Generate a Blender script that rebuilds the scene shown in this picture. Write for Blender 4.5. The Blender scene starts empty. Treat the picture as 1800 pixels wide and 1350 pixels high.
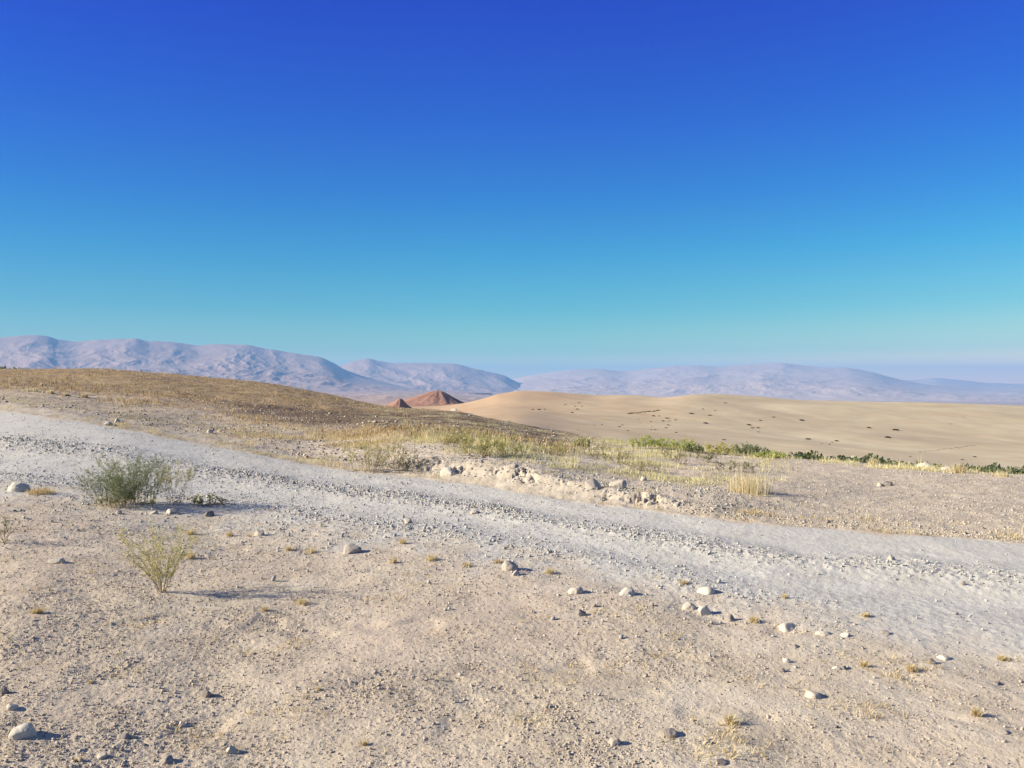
import bpy, bmesh, math, random
import numpy as np
from mathutils import Vector, noise as mnoise

R = math.radians
F, HZ = 1413.0, 675.0            # focal length and eye level, in pixels of the 1800 wide photograph; the eye is the origin
rng = np.random.default_rng(11)
random.seed(5)
scene = bpy.context.scene
col = scene.collection

SUN_EL = R(23.0)
SUN_AZ_TRAVEL = Vector((0.992, 0.12))        # the way shadows fall on the ground

# ------------------------------------------------------------------ noise
_a = rng.random(256) * 2 * np.pi
GX, GY = np.cos(_a).astype(np.float32), np.sin(_a).astype(np.float32)
PERM = np.tile(rng.permutation(256), 3).astype(np.int32)

def perlin(x, y):
    xf = np.floor(x); yf = np.floor(y)
    xi = xf.astype(np.int64) & 255; yi = yf.astype(np.int64) & 255
    dx = (x - xf).astype(np.float32); dy = (y - yf).astype(np.float32)
    u = dx * dx * dx * (dx * (dx * 6 - 15) + 10); v = dy * dy * dy * (dy * (dy * 6 - 15) + 10)
    a = PERM[xi]; b = PERM[xi + 1]
    def g(h, ax, ay):
        return GX[h] * ax + GY[h] * ay
    n00 = g(PERM[a + yi], dx, dy); n10 = g(PERM[b + yi], dx - 1, dy)
    n01 = g(PERM[a + yi + 1], dx, dy - 1); n11 = g(PERM[b + yi + 1], dx - 1, dy - 1)
    l = n00 + u * (n10 - n00); h = n01 + u * (n11 - n01)
    return (l + v * (h - l)) * 1.5

def fbm(x, y, lam, octv=4, seed=0, gain=0.5, ridged=False):
    x = x / lam + seed * 17.31; y = y / lam + seed * 9.77
    out = 0; amp = 1.0; tot = 0
    for k in range(octv):
        n = perlin(x, y)
        if ridged: n = 1 - 2 * np.abs(n)
        out = out + amp * n; tot += amp; amp *= gain
        x, y = (x * 0.8 - y * 0.6) * 2.03 + 3.1, (x * 0.6 + y * 0.8) * 2.03 + 7.7
    return out / tot

def sst(a, b, x):
    t = np.clip((x - a) / (b - a), 0, 1)
    return t * t * (3 - 2 * t)

def gauss(x, s): return np.exp(-0.5 * (x / s) ** 2)

def pchip(x, y, xi):
    x = np.asarray(x, float); y = np.asarray(y, float)
    h = np.diff(x); d = np.diff(y) / h
    m = np.zeros_like(y)
    w1 = 2 * h[1:] + h[:-1]; w2 = h[1:] + 2 * h[:-1]
    same = d[:-1] * d[1:] > 0
    with np.errstate(divide='ignore', invalid='ignore'):
        hm = (w1 + w2) / (w1 / d[:-1] + w2 / d[1:])
    m[1:-1] = np.where(same, hm, 0); m[0] = d[0]; m[-1] = d[-1]
    k = np.clip(np.searchsorted(x, xi) - 1, 0, len(x) - 2)
    t = (xi - x[k]) / h[k]; t = np.clip(t, 0, 1)
    return ((1 + 2 * t) * (1 - t) ** 2 * y[k] + t * (1 - t) ** 2 * h[k] * m[k]
            + t * t * (3 - 2 * t) * y[k + 1] + t * t * (t - 1) * h[k] * m[k + 1])

# ------------------------------------------------------------------ the survey: terrain lines around the eye
def P(x, y, d):                      # bearing, distance, height of a surveyed point
    th = math.atan((x - 900) / F)
    return (th, d / math.cos(th), -(y - HZ) / F * d)
def Z(x, z, d):
    th = math.atan((x - 900) / F)
    return (th, d / math.cos(th), z)
def W(deg, r, z): return (R(deg), r, z)

lines = []
def line(pts, left=None, right=None, back=None):
    pts = list(pts)
    l = pts[0]; r = pts[-1]
    pts = [W(-180, back or l[1], -1.6 if back and back < 120 else l[2]), W(-90, left or l[1], l[2])] + pts + \
          [W(90, right or r[1], r[2]), W(180, back or r[1], -1.6 if back and back < 120 else l[2])]
    lines.append(pts)

line([W(-40, .25, -1.6), W(40, .25, -1.6)])
line([W(-40, 1.5, -1.6), W(40, 1.5, -1.6)])
# near edge of the track
line([P(-300, 822, 14), P(0, 850, 11.3), P(200, 866, 11.0), P(400, 890, 10.4), P(600, 921, 9.2), P(800, 948, 8.28),
      P(1000, 985, 7.29), P(1200, 1030, 6.37), P(1400, 1078, 5.61), P(1800, 1135, 4.92), P(2100, 1160, 4.66)], 30, 11, 60)
# far edge
line([P(-300, 702, 23), P(0, 722, 19.5), P(200, 752, 17.4), P(400, 790, 16), P(600, 825, 14.6), P(800, 848, 13.1),
      P(1000, 880, 11), P(1200, 905, 9.83), P(1400, 926, 9.04), P(1800, 956, 8.05), P(2100, 975, 7.5)], 40, 16, 70)
# bank top
line([P(-300, 697, 24), P(0, 708, 21), P(200, 741, 18.6), P(400, 777, 16.9), P(560, 806, 15.7), P(680, 814, 15.0), P(720, 806, 14.8), P(800, 805, 14.4),
      P(900, 818, 13.4), P(1000, 843, 12.1), P(1100, 863, 11.1), P(1200, 882, 10.3), P(1400, 908, 9.55), P(1800, 940, 8.4), P(2100, 960, 7.8)], 42, 17, 72)
# open ground beyond
line([P(-300, 690, 28), P(0, 698, 26), P(200, 722, 23), P(400, 752, 21), P(600, 782, 18), P(720, 778, 17), P(800, 783, 15.9), P(900, 799, 15.1),
      P(1000, 822, 13.8), P(1200, 852, 12.2), P(1400, 871, 11.5), P(1800, 895, 10.3), P(2100, 912, 9.7)], 46, 19, 76)
line([P(-300, 682, 38), P(0, 684, 36), P(200, 700, 33), P(400, 728, 28), P(600, 762, 22), P(720, 762, 18.5), P(800, 771, 18), P(900, 782, 17),
      P(1000, 800, 17), P(1200, 823, 16), P(1400, 837, 15), P(1800, 862, 12.7), P(2100, 876, 11.9)], 52, 22, 82)
line([P(-300, 668, 58), P(0, 664, 60), P(200, 672, 55), P(400, 698, 46), P(600, 728, 36), P(720, 742, 32), P(800, 752, 29), P(900, 768, 26),
      P(1000, 783, 25), P(1200, 798, 22), P(1400, 816, 18.4), P(1800, 842, 15), P(2100, 856, 14)], 60, 26, 90)
# near skyline
line([P(-300, 656, 92), P(0, 650.5, 88), P(150, 649, 88), P(300, 659, 86), P(400, 667, 84), P(500, 679, 80), P(550, 688, 78), P(600, 697, 76), P(650, 709, 74), P(690, 716, 73),
      P(750, 720.5, 71), P(800, 724, 69), P(850, 734, 65), P(900, 743, 61), P(950, 753, 56), P(1000, 763, 50), P(1060, 773, 42), P(1100, 779, 37), P(1200, 788, 29), P(1300, 798, 24),
      P(1400, 808, 21), P(1500, 815, 19), P(1600, 822, 17.8), P(1700, 829, 17.2), P(1800, 836, 17), P(2100, 846, 16)], 85, 32, 100)
# dropping away
line([Z(-300, -1.5, 125), Z(0, -1.5, 122), Z(300, -2.2, 120), Z(600, -5.2, 108), Z(760, -6.6, 100), Z(900, -7, 90), Z(1000, -7, 76), Z(1100, -6.6, 62),
      Z(1200, -5.2, 50), Z(1400, -4.6, 38), Z(1800, -4.6, 33), Z(2100, -4.6, 32)], 118, 60, 140)
# gully
line([Z(-300, -14, 220), Z(300, -14, 220), Z(600, -14, 210), Z(760, -14, 180), Z(900, -12, 145), Z(1000, -13.5, 142), Z(1200, -15.5, 142),
      Z(1400, -17, 142), Z(1800, -20, 142), Z(2100, -21, 142)], 220, 142, 230)
line([Z(-300, -16, 270), Z(300, -16, 270), Z(600, -16, 260), Z(760, -13, 230), Z(815, -10.5, 215), P(900, 744, 200), P(1000, 762, 195), P(1200, 790, 190),
      P(1400, 808, 187), P(1600, 818, 185), P(1800, 828, 185), P(2100, 840, 185)], 270, 185, 280)
# sandy slope
line([Z(-300, -18, 380), Z(300, -18, 380), Z(600, -18, 380), Z(760, -15, 380), P(815, 725, 350), P(900, 719, 340), P(1000, 728, 330), P(1200, 742, 310),
      P(1400, 757, 302), P(1600, 768, 300), P(1800, 776, 300), P(2100, 786, 300)], 380, 300, 390)
line([Z(-300, -22, 560), Z(300, -22, 560), Z(600, -22, 560), P(740, 721, 560), P(815, 708.5, 555), P(850, 700, 550), P(880, 692, 545), P(920, 688, 540),
      P(960, 689, 530), P(1000, 691.5, 520), P(1060, 694.5, 515), P(1100, 693, 512), P(1150, 692.5, 506), P(1200, 693, 500), P(1260, 696, 497), P(1400, 702, 490), P(1600, 709, 484),
      P(1800, 715, 480), P(2100, 722, 480)], 560, 480, 560)
line([Z(-300, -28, 950), Z(700, -26, 950), Z(800, -27, 950), Z(900, -40, 950), Z(2100, -46, 950)], 950, 950, 950)
line([Z(-300, -72, 3000), Z(700, -74, 3000), Z(1100, -140, 3000), Z(2100, -150, 3000)], 3000, 3000, 3000)
line([Z(-300, -105, 11000), Z(650, -108, 11000), Z(1350, -250, 11000), Z(2100, -260, 11000)], 11000, 11000, 11000)
line([W(-40, 46000, -112), W(-9, 46000, -114), W(18, 46000, -262), W(40, 46000, -268)])
K = len(lines)

tht = np.unique(np.concatenate([np.linspace(-np.pi, -R(45), 140), np.linspace(-R(45), R(45), 1000), np.linspace(R(45), np.pi, 140)]))
LR0, LR1, NR = math.log(.3), math.log(45900), 2600
lgr = np.linspace(LR0, LR1, NR)
RK = np.array([pchip([p[0] for p in L], np.log([p[1] for p in L]), tht) for L in lines])
ZK = np.array([pchip([p[0] for p in L], [p[2] for p in L], tht) for L in lines])
for k in range(1, K): RK[k] = np.maximum(RK[k], RK[k - 1] + .012)
TZ = np.empty((len(tht), NR), np.float32); TS = np.empty((len(tht), NR), np.float32)
for i in range(len(tht)):
    TZ[i] = pchip(RK[:, i], ZK[:, i], lgr)
    TS[i] = np.interp(lgr, RK[:, i], np.arange(K))

def base(X, Y):
    th = np.arctan2(X, Y); lr = np.log(np.maximum(np.hypot(X, Y), .31))
    fi = np.interp(th, tht, np.arange(len(tht))); fj = np.clip((lr - LR0) / (LR1 - LR0) * (NR - 1), 0, NR - 1.001)
    i = np.clip(fi.astype(int), 0, len(tht) - 2); j = fj.astype(int); u = fi - i; v = fj - j
    def bl(T):
        return (T[i, j] * (1 - u) + T[i + 1, j] * u) * (1 - v) + (T[i, j + 1] * (1 - u) + T[i + 1, j + 1] * u) * v
    return bl(TZ), bl(TS), th

def colx(th): return 900 + F * np.tan(np.clip(th, -1.2, 1.2))      # bearing as a column of the survey

def surface(X, Y):
    """height, line coordinate, bearing and the wear masks of the ground"""
    X = np.asarray(X, float); Y = np.asarray(Y, float)
    z, s, th = base(X, Y); r = np.hypot(X, Y); cx = colx(th)
    w1 = fbm(X, Y, 1.1, 3, 3) ; w2 = fbm(X, Y, .33, 3, 4)
    sj = s + (w1 * .10 + w2 * .05) * (s < 4.2)
    m = {}
    q = sj - 2
    road = sst(-.17, .11, q + .12 * fbm(X, Y, .5, 3, 9)) * (1 - sst(.97, 1.03, q))
    patch = .55 + .75 * fbm(X, Y, 2.2, 2, 8)
    wind = gauss(q - .56, .075) * np.clip(patch + .35, .25, 1.2)
    edge = gauss(q + .0, .13) * np.clip(patch, .1, 1.2)
    edge2 = gauss(q - .9, .05) * np.clip(patch - .2, 0, .6)
    fore = 1 - sst(-.12, .06, q)
    bankzone = sst(2.98, 3.08, s) * (1 - sst(3.95, 4.25, s)) * (1 - sst(1.1, 1.3, np.abs(th)))
    bankrock = bankzone * sst(640, 730, cx) * (1 - sst(1280, 1380, cx))
    mid = sst(3.8, 4.3, s) * (1 - sst(8.2, 9, s))
    hill = sst(5.2, 6.6, s + fbm(X, Y, 4, 3, 12) * .5) * (1 - sst(960, 1090, cx + 40 * fbm(X, Y, 5, 2, 14)))
    hill = np.maximum(hill, sst(8.2, 9.5, s) * (1 - sst(10, 11, s)))
    sand = sst(10.6, 11.3, s) * (1 - sst(14.2, 14.9, s))
    plain = sst(13.6, 14.4, s)
    rough = sst(-.5, .6, .8 * fbm(X, Y, 1.0, 4, 21) + .25 * fbm(X, Y, .3, 2, 22) + .22 * sst(900, 100, cx) - .22 * sst(900, 1600, cx))
    # --- relief
    near = (1 - sst(14, 26, r)) * (1 - sst(1.25, 1.5, np.abs(th))) * sst(.5, 1.6, r)
    dz = fore * near * (.035 * fbm(X, Y, 1.3, 3, 31) + .007 * fbm(X, Y, .22, 3, 32)
                        + rough * (.0045 * fbm(X, Y, .06, 3, 33, .6) + .0035 * np.maximum(fbm(X, Y, .13, 3, 34), 0)) + (.0012 + .0022 * rough) * fbm(X, Y, .024, 2, 37) - .0035 * sst(.25, .55, fbm(X, Y, .05, 2, 36)) * (.2 + rough))
    # shallow foot and tyre scuffs
    dz = dz + fore * near * (-.012 * sst(.25, .55, fbm(X, Y, .5, 2, 35)))
    dz = dz + road * near * (.030 * wind + .018 * edge + .012 * edge2 + .012 * fbm(X, Y, .9, 3, 41) + (.004 + .012 * (wind + edge)) * fbm(X, Y, .07, 2, 42) - .02 * gauss(q - .3, .09) - .02 * gauss(q - .8, .08))
    lump = fbm(X, Y, .50, 4, 51, .55); crack = fbm(X, Y, .34, 3, 52, ridged=True); fine_l = fbm(X, Y, .09, 3, 54)
    gate = sst(.02, .30, fbm(X, Y, .75, 2, 55))
    dz = dz + bankzone * (.03 * lump + .005 * fine_l) + bankrock * (.018 * lump + .003 * fine_l
              - .12 * gate * sst(.5, .78, fbm(X * .9, Y * 1.1, .26, 3, 56, .55, True)) * sst(3.35, 3.65, s) * (1 - sst(3.9, 4.05, s)) - .07 * sst(.1, .5, fbm(X, Y, 1.1, 3, 57)) * sst(3.3, 3.8, s))
    dz = dz + gauss(s - 3.95, .22) * sst(700, 760, cx) * (1 - sst(1180, 1300, cx)) * .04 * (.4 + fbm(X, Y, .6, 3, 53))
    dz = dz + mid * (1 - sst(40, 60, r)) * ((.09 - .05 * sst(7.2, 7.8, s)) * fbm(X, Y, 2.4, 4, 61) + .016 * fbm(X, Y, .35, 3, 62) + .009 * fbm(X, Y, .10, 2, 65))
    dz = dz + mid * sst(22, 45, r) * (.16 * fbm(X, Y, 7, 4, 63) + .10 * fbm(X, Y, 1.6, 3, 64))
    dz = dz + sand * (1.3 * fbm(X, Y, 75, 4, 71) + .22 * fbm(X * 1.4 + Y * .5, Y * .35, 30, 3, 72))
    dz = dz - sand * 3.6 * gauss((cx - 1085 - (s - 12) * 95) / 42, 1) * sst(12, 12.9, s) * 0.8
    dz = dz + sand * 1.5 * gauss((cx - 1000 - (s - 12) * 260) / 60, 1) * sst(11.6, 12.6, s)
    dz = dz + plain * sst(700, 2500, r) * (1 - sst(11000, 14000, r)) * 9 * fbm(X, Y, 420, 4, 81) * sst(0, .3, fbm(X, Y, 1500, 2, 82) + .1)
    dz = dz + plain * sst(3500, 5000, r) * (1 - sst(9500, 12500, r)) * 34 * np.maximum(fbm(X, Y, 650, 4, 83, ridged=True) - .35, 0)
    m.update(s=s, q=q, th=th, r=r, cx=cx, road=road, fore=fore, bank=bankzone, bankrock=bankrock, mid=mid, hill=hill, sand=sand, plain=plain,
             rough=rough, wind=wind, edge=edge, edge2=edge2)
    return z + dz, m

def H(x, y):
    z, _ = surface(np.array([x]), np.array([y])); return float(z[0])

def at(px, py, dmin=2.0, dmax=700.0):
    """the ground point seen at a pixel of the photograph: first crossing along the line of sight"""
    d = np.exp(np.linspace(math.log(dmin), math.log(dmax), 1600))
    X = (px - 900) / F * d; zr = -(py - HZ) / F * d
    z, _ = surface(X, d)
    hit = np.nonzero(z >= zr)[0]
    k = hit[0] if len(hit) else int(np.argmin(zr - z))
    dd = d[k]
    return Vector((X[k], dd, float(z[k])))

# ------------------------------------------------------------------ mesh helpers
def mesh_np(name, verts, face_arrays, mat, smooth=False, attrs=None, parent=None, loc=None, link=True):
    me = bpy.data.meshes.new(name)
    verts = np.asarray(verts, np.float32)
    face_arrays = [np.asarray(f, np.int32) for f in face_arrays if len(f)]
    me.vertices.add(len(verts)); me.vertices.foreach_set('co', verts.ravel())
    loops = np.concatenate([f.ravel() for f in face_arrays])
    sizes = np.concatenate([np.full(len(f), f.shape[1], np.int32) for f in face_arrays])
    starts = np.concatenate([[0], np.cumsum(sizes)[:-1]]).astype(np.int32)
    me.loops.add(len(loops)); me.loops.foreach_set('vertex_index', loops)
    me.polygons.add(len(sizes)); me.polygons.foreach_set('loop_start', starts)
    if smooth: me.polygons.foreach_set('use_smooth', np.ones(len(sizes), bool))
    me.update(calc_edges=True)
    for an, (typ, data) in (attrs or {}).items():
        at_ = me.attributes.new(an, typ, 'POINT')
        at_.data.foreach_set('color' if typ == 'FLOAT_COLOR' else 'value', np.asarray(data, np.float32).ravel())
    if mat: me.materials.append(mat)
    if not link: return me
    o = bpy.data.objects.new(name, me); col.objects.link(o)
    if parent: o.parent = parent
    if loc is not None: o.location = loc
    return o

def tag(o, label=None, cat=None, group=None, kind=None):
    if label: o['label'] = label
    if cat: o['category'] = cat
    if group: o['group'] = group
    if kind: o['kind'] = kind
    return o

def empty(name, loc):
    o = bpy.data.objects.new(name, None); o.empty_display_size = .1; o.location = loc; col.objects.link(o); return o

# ------------------------------------------------------------------ materials
def mat_new(name):
    m = bpy.data.materials.new(name); m.use_nodes = True
    nt = m.node_tree; nt.nodes.clear()
    return m, nt
class N:
    def __init__(s, nt): s.nt = nt
    def node(s, t, **kw):
        n = s.nt.nodes.new(t)
        for k, v in kw.items(): setattr(n, k, v)
        return n
    def link(s, a, b): s.nt.links.new(a, b)
    def val(s, sock, v):
        if hasattr(v, 'is_linked') or isinstance(v, bpy.types.NodeSocket): s.link(v, sock)
        else: sock.default_value = v
    def math(s, op, a, b=0.0, clamp=False):
        n = s.node('ShaderNodeMath', operation=op, use_clamp=clamp); s.val(n.inputs[0], a); s.val(n.inputs[1], b); return n.outputs[0]
    def mix(s, f, a, b, blend='MIX'):
        n = s.node('ShaderNodeMix', data_type='RGBA', blend_type=blend)
        s.val(n.inputs[0], f)
        for k, v in ((6, a), (7, b)):
            if isinstance(v, tuple): n.inputs[k].default_value = (*v, 1)[:4]
            else: s.link(v, n.inputs[k])
        return n.outputs[2]
    def noise(s, vec, scale, detail=4, rough=.55, dist=0.0):
        n = s.node('ShaderNodeTexNoise'); n.inputs['Scale'].default_value = scale; n.inputs['Detail'].default_value = detail
        n.inputs['Roughness'].default_value = rough; n.inputs['Distortion'].default_value = dist
        s.link(vec, n.inputs['Vector']); return n.outputs[0]
    def ramp(s, f, stops):
        n = s.node('ShaderNodeValToRGB'); e = n.color_ramp.elements
        while len(e) < len(stops): e.new(.5)
        for k, (p, c) in enumerate(stops):
            e[k].position = p; e[k].color = (*c, 1) if len(c) == 3 else c
        s.link(f, n.inputs[0]); return n.outputs[0]
    def rng(s, f, a, b, c=0.0, d=1.0):
        n = s.node('ShaderNodeMapRange'); s.val(n.inputs[0], f)
        for k, v in enumerate((a, b, c, d)): n.inputs[k + 1].default_value = v
        return n.outputs[0]

def terrain_material():
    m, nt = mat_new('terrain'); g = N(nt)
    pos = g.node('ShaderNodeNewGeometry').outputs['Position']
    a1 = g.node('ShaderNodeAttribute', attribute_name='mask_a'); s1 = g.node('ShaderNodeSeparateColor'); g.link(a1.outputs['Color'], s1.inputs[0])
    a2 = g.node('ShaderNodeAttribute', attribute_name='mask_b'); s2 = g.node('ShaderNodeSeparateColor'); g.link(a2.outputs['Color'], s2.inputs[0])
    road, bank, hill = s1.outputs[0], s1.outputs[1], s1.outputs[2]
    sand, red, rough = s2.outputs[0], s2.outputs[1], s2.outputs[2]
    dark = a1.outputs['Alpha']; green = a2.outputs['Alpha']
    n_big = g.noise(pos, .35, 5); n_mid = g.noise(pos, 2.6, 5); n_fine = g.noise(pos, 26, 4, .65); n_grit = g.noise(pos, 110, 3, .7)
    dirt = g.ramp(n_mid, [(.3, (0.441, 0.367, 0.276)), (.5, (0.525, 0.446, 0.342)), (.72, (0.588, 0.509, 0.408))])
    dirt = g.mix(g.rng(n_big, .35, .65), dirt, (.52, .42, .33))
    n_pat = g.noise(pos, .9, 6, .68, .8)
    dirt = g.mix(g.rng(n_pat, .52, .66, 0, .4), dirt, (.40, .32, .235))
    dirt = g.mix(g.rng(n_pat, .46, .34, 0, .5), dirt, (.56, .50, .41))
    dirt = g.mix(g.math('MULTIPLY', rough, .42), dirt, g.mix(n_fine, (.31, .256, .195), (.46, .39, .30)))
    dirt = g.mix(g.math('MULTIPLY', g.rng(n_grit, .55, .70), .7), dirt, (.20, .165, .135))
    dirt = g.mix(g.math('MULTIPLY', g.rng(n_grit, .36, .26), .5), dirt, (.66, .60, .52))
    rd = g.ramp(n_mid, [(.3, (0.429, 0.405, 0.367)), (.5, (0.475, 0.455, 0.419)), (.72, (0.522, 0.503, 0.467))])
    rd = g.mix(g.math('MULTIPLY', rough, .22), rd, g.mix(n_fine, (.27, .26, .24), (.42, .405, .375)))
    rd = g.mix(g.math('MULTIPLY', g.rng(n_grit, .55, .7), .5), rd, (.29, .285, .27))
    rd = g.mix(g.math('MULTIPLY', g.rng(n_big, .4, .7), .35), rd, (.50, .465, .41))
    clay = g.ramp(n_mid, [(.3, (0.372, 0.313, 0.247)), (.5, (0.423, 0.361, 0.291)), (.72, (0.474, 0.413, 0.339))])
    clay = g.mix(g.math('MULTIPLY', g.rng(n_fine, .5, .72), .4), clay, (.40, .325, .24))
    n_hill = g.noise(pos, .16, 6, .62); n_tuft = g.noise(pos, 1.1, 5, .7); n_h2 = g.noise(pos, 5.5, 4, .7)
    hl = g.ramp(n_hill, [(.32, (0.230, 0.151, 0.089)), (.5, (0.312, 0.211, 0.119)), (.68, (0.389, 0.275, 0.153))])
    hl = g.mix(g.rng(n_tuft, .46, .66, 0, .75), hl, (.36, .29, .165))
    hl = g.mix(g.rng(n_h2, .5, .68, 0, .6), hl, (.15, .105, .065))
    hl = g.mix(dark, hl, g.mix(g.rng(n_h2, .35, .65), (.12, .08, .054), (.225, .155, .10)))
    n_s1 = g.noise(pos, .012, 5, .6, 1.5); n_s2 = g.noise(pos, .09, 4, .6)
    mp = g.node('ShaderNodeMapping'); mp.inputs['Scale'].default_value = (.012, .05, .05); mp.inputs['Rotation'].default_value = (0, 0, .5); g.link(pos, mp.inputs[0])
    n_st = g.noise(mp.outputs[0], 1.0, 5, .6, .6)
    sd = g.ramp(n_s1, [(.34, (0.430, 0.342, 0.226)), (.5, (0.490, 0.398, 0.264)), (.66, (0.540, 0.454, 0.308))])
    sd = g.mix(g.rng(n_st, .48, .66, 0, .3), sd, (.41, .28, .175))
    sd = g.mix(g.rng(n_s2, .55, .75, 0, .35), sd, (.36, .27, .17))
    rdp = g.ramp(g.noise(pos, .004, 6, .65), [(.35, (.33, .225, .18)), (.55, (.42, .30, .245)), (.7, (.40, .32, .27))])
    c = g.mix(road, dirt, rd)
    c = g.mix(bank, c, clay)
    c = g.mix(hill, c, hl)
    c = g.mix(g.math('MULTIPLY', green, .8), c, g.ramp(n_tuft, [(.35, (.33, .27, .165)), (.6, (.42, .355, .20)), (.75, (.30, .29, .13))]))
    sx = g.node('ShaderNodeSeparateXYZ'); g.link(pos, sx.inputs[0])
    sd = g.mix(g.rng(g.math('ADD', g.math('DIVIDE', sx.outputs[0], g.math('MAXIMUM', sx.outputs[1], 1.0)), g.math('MULTIPLY', n_s1, .3)), .42, .02, 0, .8), sd, (.42, .27, .165))
    c = g.mix(sand, c, sd)
    c = g.mix(red, c, rdp)
    b = g.node('ShaderNodeBsdfPrincipled'); b.inputs['Roughness'].default_value = .95
    b.inputs['Specular IOR Level'].default_value = .15
    g.link(c, b.inputs['Base Color'])
    near_f = g.math('SUBTRACT', 1.0, g.math('MAXIMUM', sand, red))
    hgt = g.math('ADD', g.math('MULTIPLY', n_grit, .4), n_fine)
    bp = g.node('ShaderNodeBump'); bp.inputs['Distance'].default_value = .012; g.link(hgt, bp.inputs['Height']); g.link(g.math('MULTIPLY', near_f, .75), bp.inputs['Strength'])
    hg2 = g.math('ADD', g.math('MULTIPLY', n_h2, .35), n_tuft)
    bp2 = g.node('ShaderNodeBump'); bp2.inputs['Distance'].default_value = .25; g.link(hg2, bp2.inputs['Height'])
    g.link(g.math('MULTIPLY', hill, .9), bp2.inputs['Strength']); g.link(bp.outputs[0], bp2.inputs['Normal'])
    g.link(bp2.outputs[0], b.inputs['Normal'])
    o = g.node('ShaderNodeOutputMaterial'); g.link(b.outputs[0], o.inputs[0])
    return m

def stone_material(name, stops, bump=.004, scale=40, spots=None):
    """stone whose tone runs along a per-stone value"""
    m, nt = mat_new(name); g = N(nt)
    tc = g.node('ShaderNodeTexCoord').outputs['Object']
    a = g.node('ShaderNodeAttribute', attribute_name='tone').outputs['Fac']
    c = g.ramp(a, stops)
    n = g.noise(tc, scale, 5, .65); n2 = g.noise(tc, scale * .22, 3)
    c = g.mix(g.rng(n, .35, .7, 0, .35), c, (.50, .44, .36))
    c = g.mix(g.rng(n2, .5, .7, 0, .35), c, spots or (.25, .21, .17))
    b = g.node('ShaderNodeBsdfPrincipled'); b.inputs['Roughness'].default_value = .88; b.inputs['Specular IOR Level'].default_value = .25
    g.link(c, b.inputs['Base Color'])
    bp = g.node('ShaderNodeBump'); bp.inputs['Distance'].default_value = bump; bp.inputs['Strength'].default_value = .8
    g.link(n, bp.inputs['Height']); g.link(bp.outputs[0], b.inputs['Normal'])
    o = g.node('ShaderNodeOutputMaterial'); g.link(b.outputs[0], o.inputs[0])
    return m

def plant_material(name, stops, transl=.35):
    m, nt = mat_new(name); g = N(nt)
    a = g.node('ShaderNodeAttribute', attribute_name='tone').outputs['Fac']
    c = g.ramp(a, stops)
    d = g.node('ShaderNodeBsdfDiffuse'); t = g.node('ShaderNodeBsdfTranslucent'); g.link(c, d.inputs[0]); g.link(c, t.inputs[0])
    mx = g.node('ShaderNodeMixShader'); mx.inputs[0].default_value = transl; g.link(d.outputs[0], mx.inputs[1]); g.link(t.outputs[0], mx.inputs[2])
    o = g.node('ShaderNodeOutputMaterial'); g.link(mx.outputs[0], o.inputs[0])
    return m

def rock_land_material(name, stops, scale, bump_d, streak=None):
    m, nt = mat_new(name); g = N(nt)
    pos = g.node('ShaderNodeNewGeometry').outputs['Position']
    n = g.noise(pos, scale, 7, .62); c = g.ramp(n, stops)
    n2 = g.noise(pos, scale * 6, 5, .65)
    c = g.mix(g.rng(n2, .52, .7, 0, .5), c, streak or stops[0][1])
    b = g.node('ShaderNodeBsdfPrincipled'); b.inputs['Roughness'].default_value = 1; b.inputs['Specular IOR Level'].default_value = .05
    g.link(c, b.inputs['Base Color'])
    bp = g.node('ShaderNodeBump'); bp.inputs['Distance'].default_value = bump_d; bp.inputs['Strength'].default_value = .7
    g.link(n2, bp.inputs['Height']); g.link(bp.outputs[0], b.inputs['Normal'])
    o = g.node('ShaderNodeOutputMaterial'); g.link(b.outputs[0], o.inputs[0])
    return m

M_TERRAIN = terrain_material()

# ------------------------------------------------------------------ the ground, cut into road, verge, hill, sandy rise and plain
def row_radii():
    rr = list(np.geomspace(.35, 2.9, 150))
    r = 2.9
    while r < 45800:
        rr.append(r)
        if r < 45: st = min(r * r / 1800, .0036 * r)
        elif r < 800: st = .0060 * r
        else: st = .022 * r
        r += st
    rr.append(45800)
    return np.array(rr)
RR = row_radii()
TH = np.concatenate([np.linspace(-np.pi, -R(80), 90, endpoint=False), np.linspace(-R(80), -R(37), 240, endpoint=False), np.linspace(-R(37), R(37), 1150, endpoint=False), np.linspace(R(37), R(80), 240, endpoint=False), np.linspace(R(80), np.pi, 91)])
nT, nR = len(TH), len(RR)
gx = (RR[None, :] * np.sin(TH)[:, None]).ravel(); gy = (RR[None, :] * np.cos(TH)[:, None]).ravel()
gz = np.empty(gx.shape, np.float32); MS = {}
CH = 400000
for k in range(0, len(gx), CH):
    z_, m_ = surface(gx[k:k + CH], gy[k:k + CH])
    gz[k:k + CH] = z_
    for kk, vv in m_.items(): MS.setdefault(kk, np.empty(gx.shape, np.float32))[k:k + CH] = vv
s_, cx_ = MS['s'], MS['cx']
def dark_soil(X, Y, m):
    c = 6.3 + np.clip((m['cx'] - 420) / 380, -.5, 1.6) * .85
    b = gauss(m['s'] - c, .33 + .25 * sst(650, 850, m['cx'])) * sst(380, 470, m['cx'] + 30 * fbm(X, Y, 2, 2, 93))
    return np.clip(m['hill'] * sst(.25, .75, b * 1.05 + .45 * fbm(X, Y, 3.5, 4, 91) + .12), 0, 1)
darkband = dark_soil(gx, gy, MS)
green = MS['mid'] * sst(600, 700, cx_) * (1 - sst(1250, 1450, cx_ + 80 * fbm(gx, gy, 1.2, 3, 94))) * sst(4.4, 5.2, s_) * sst(-.2, .25, fbm(gx, gy, 2.0, 3, 92))
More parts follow.
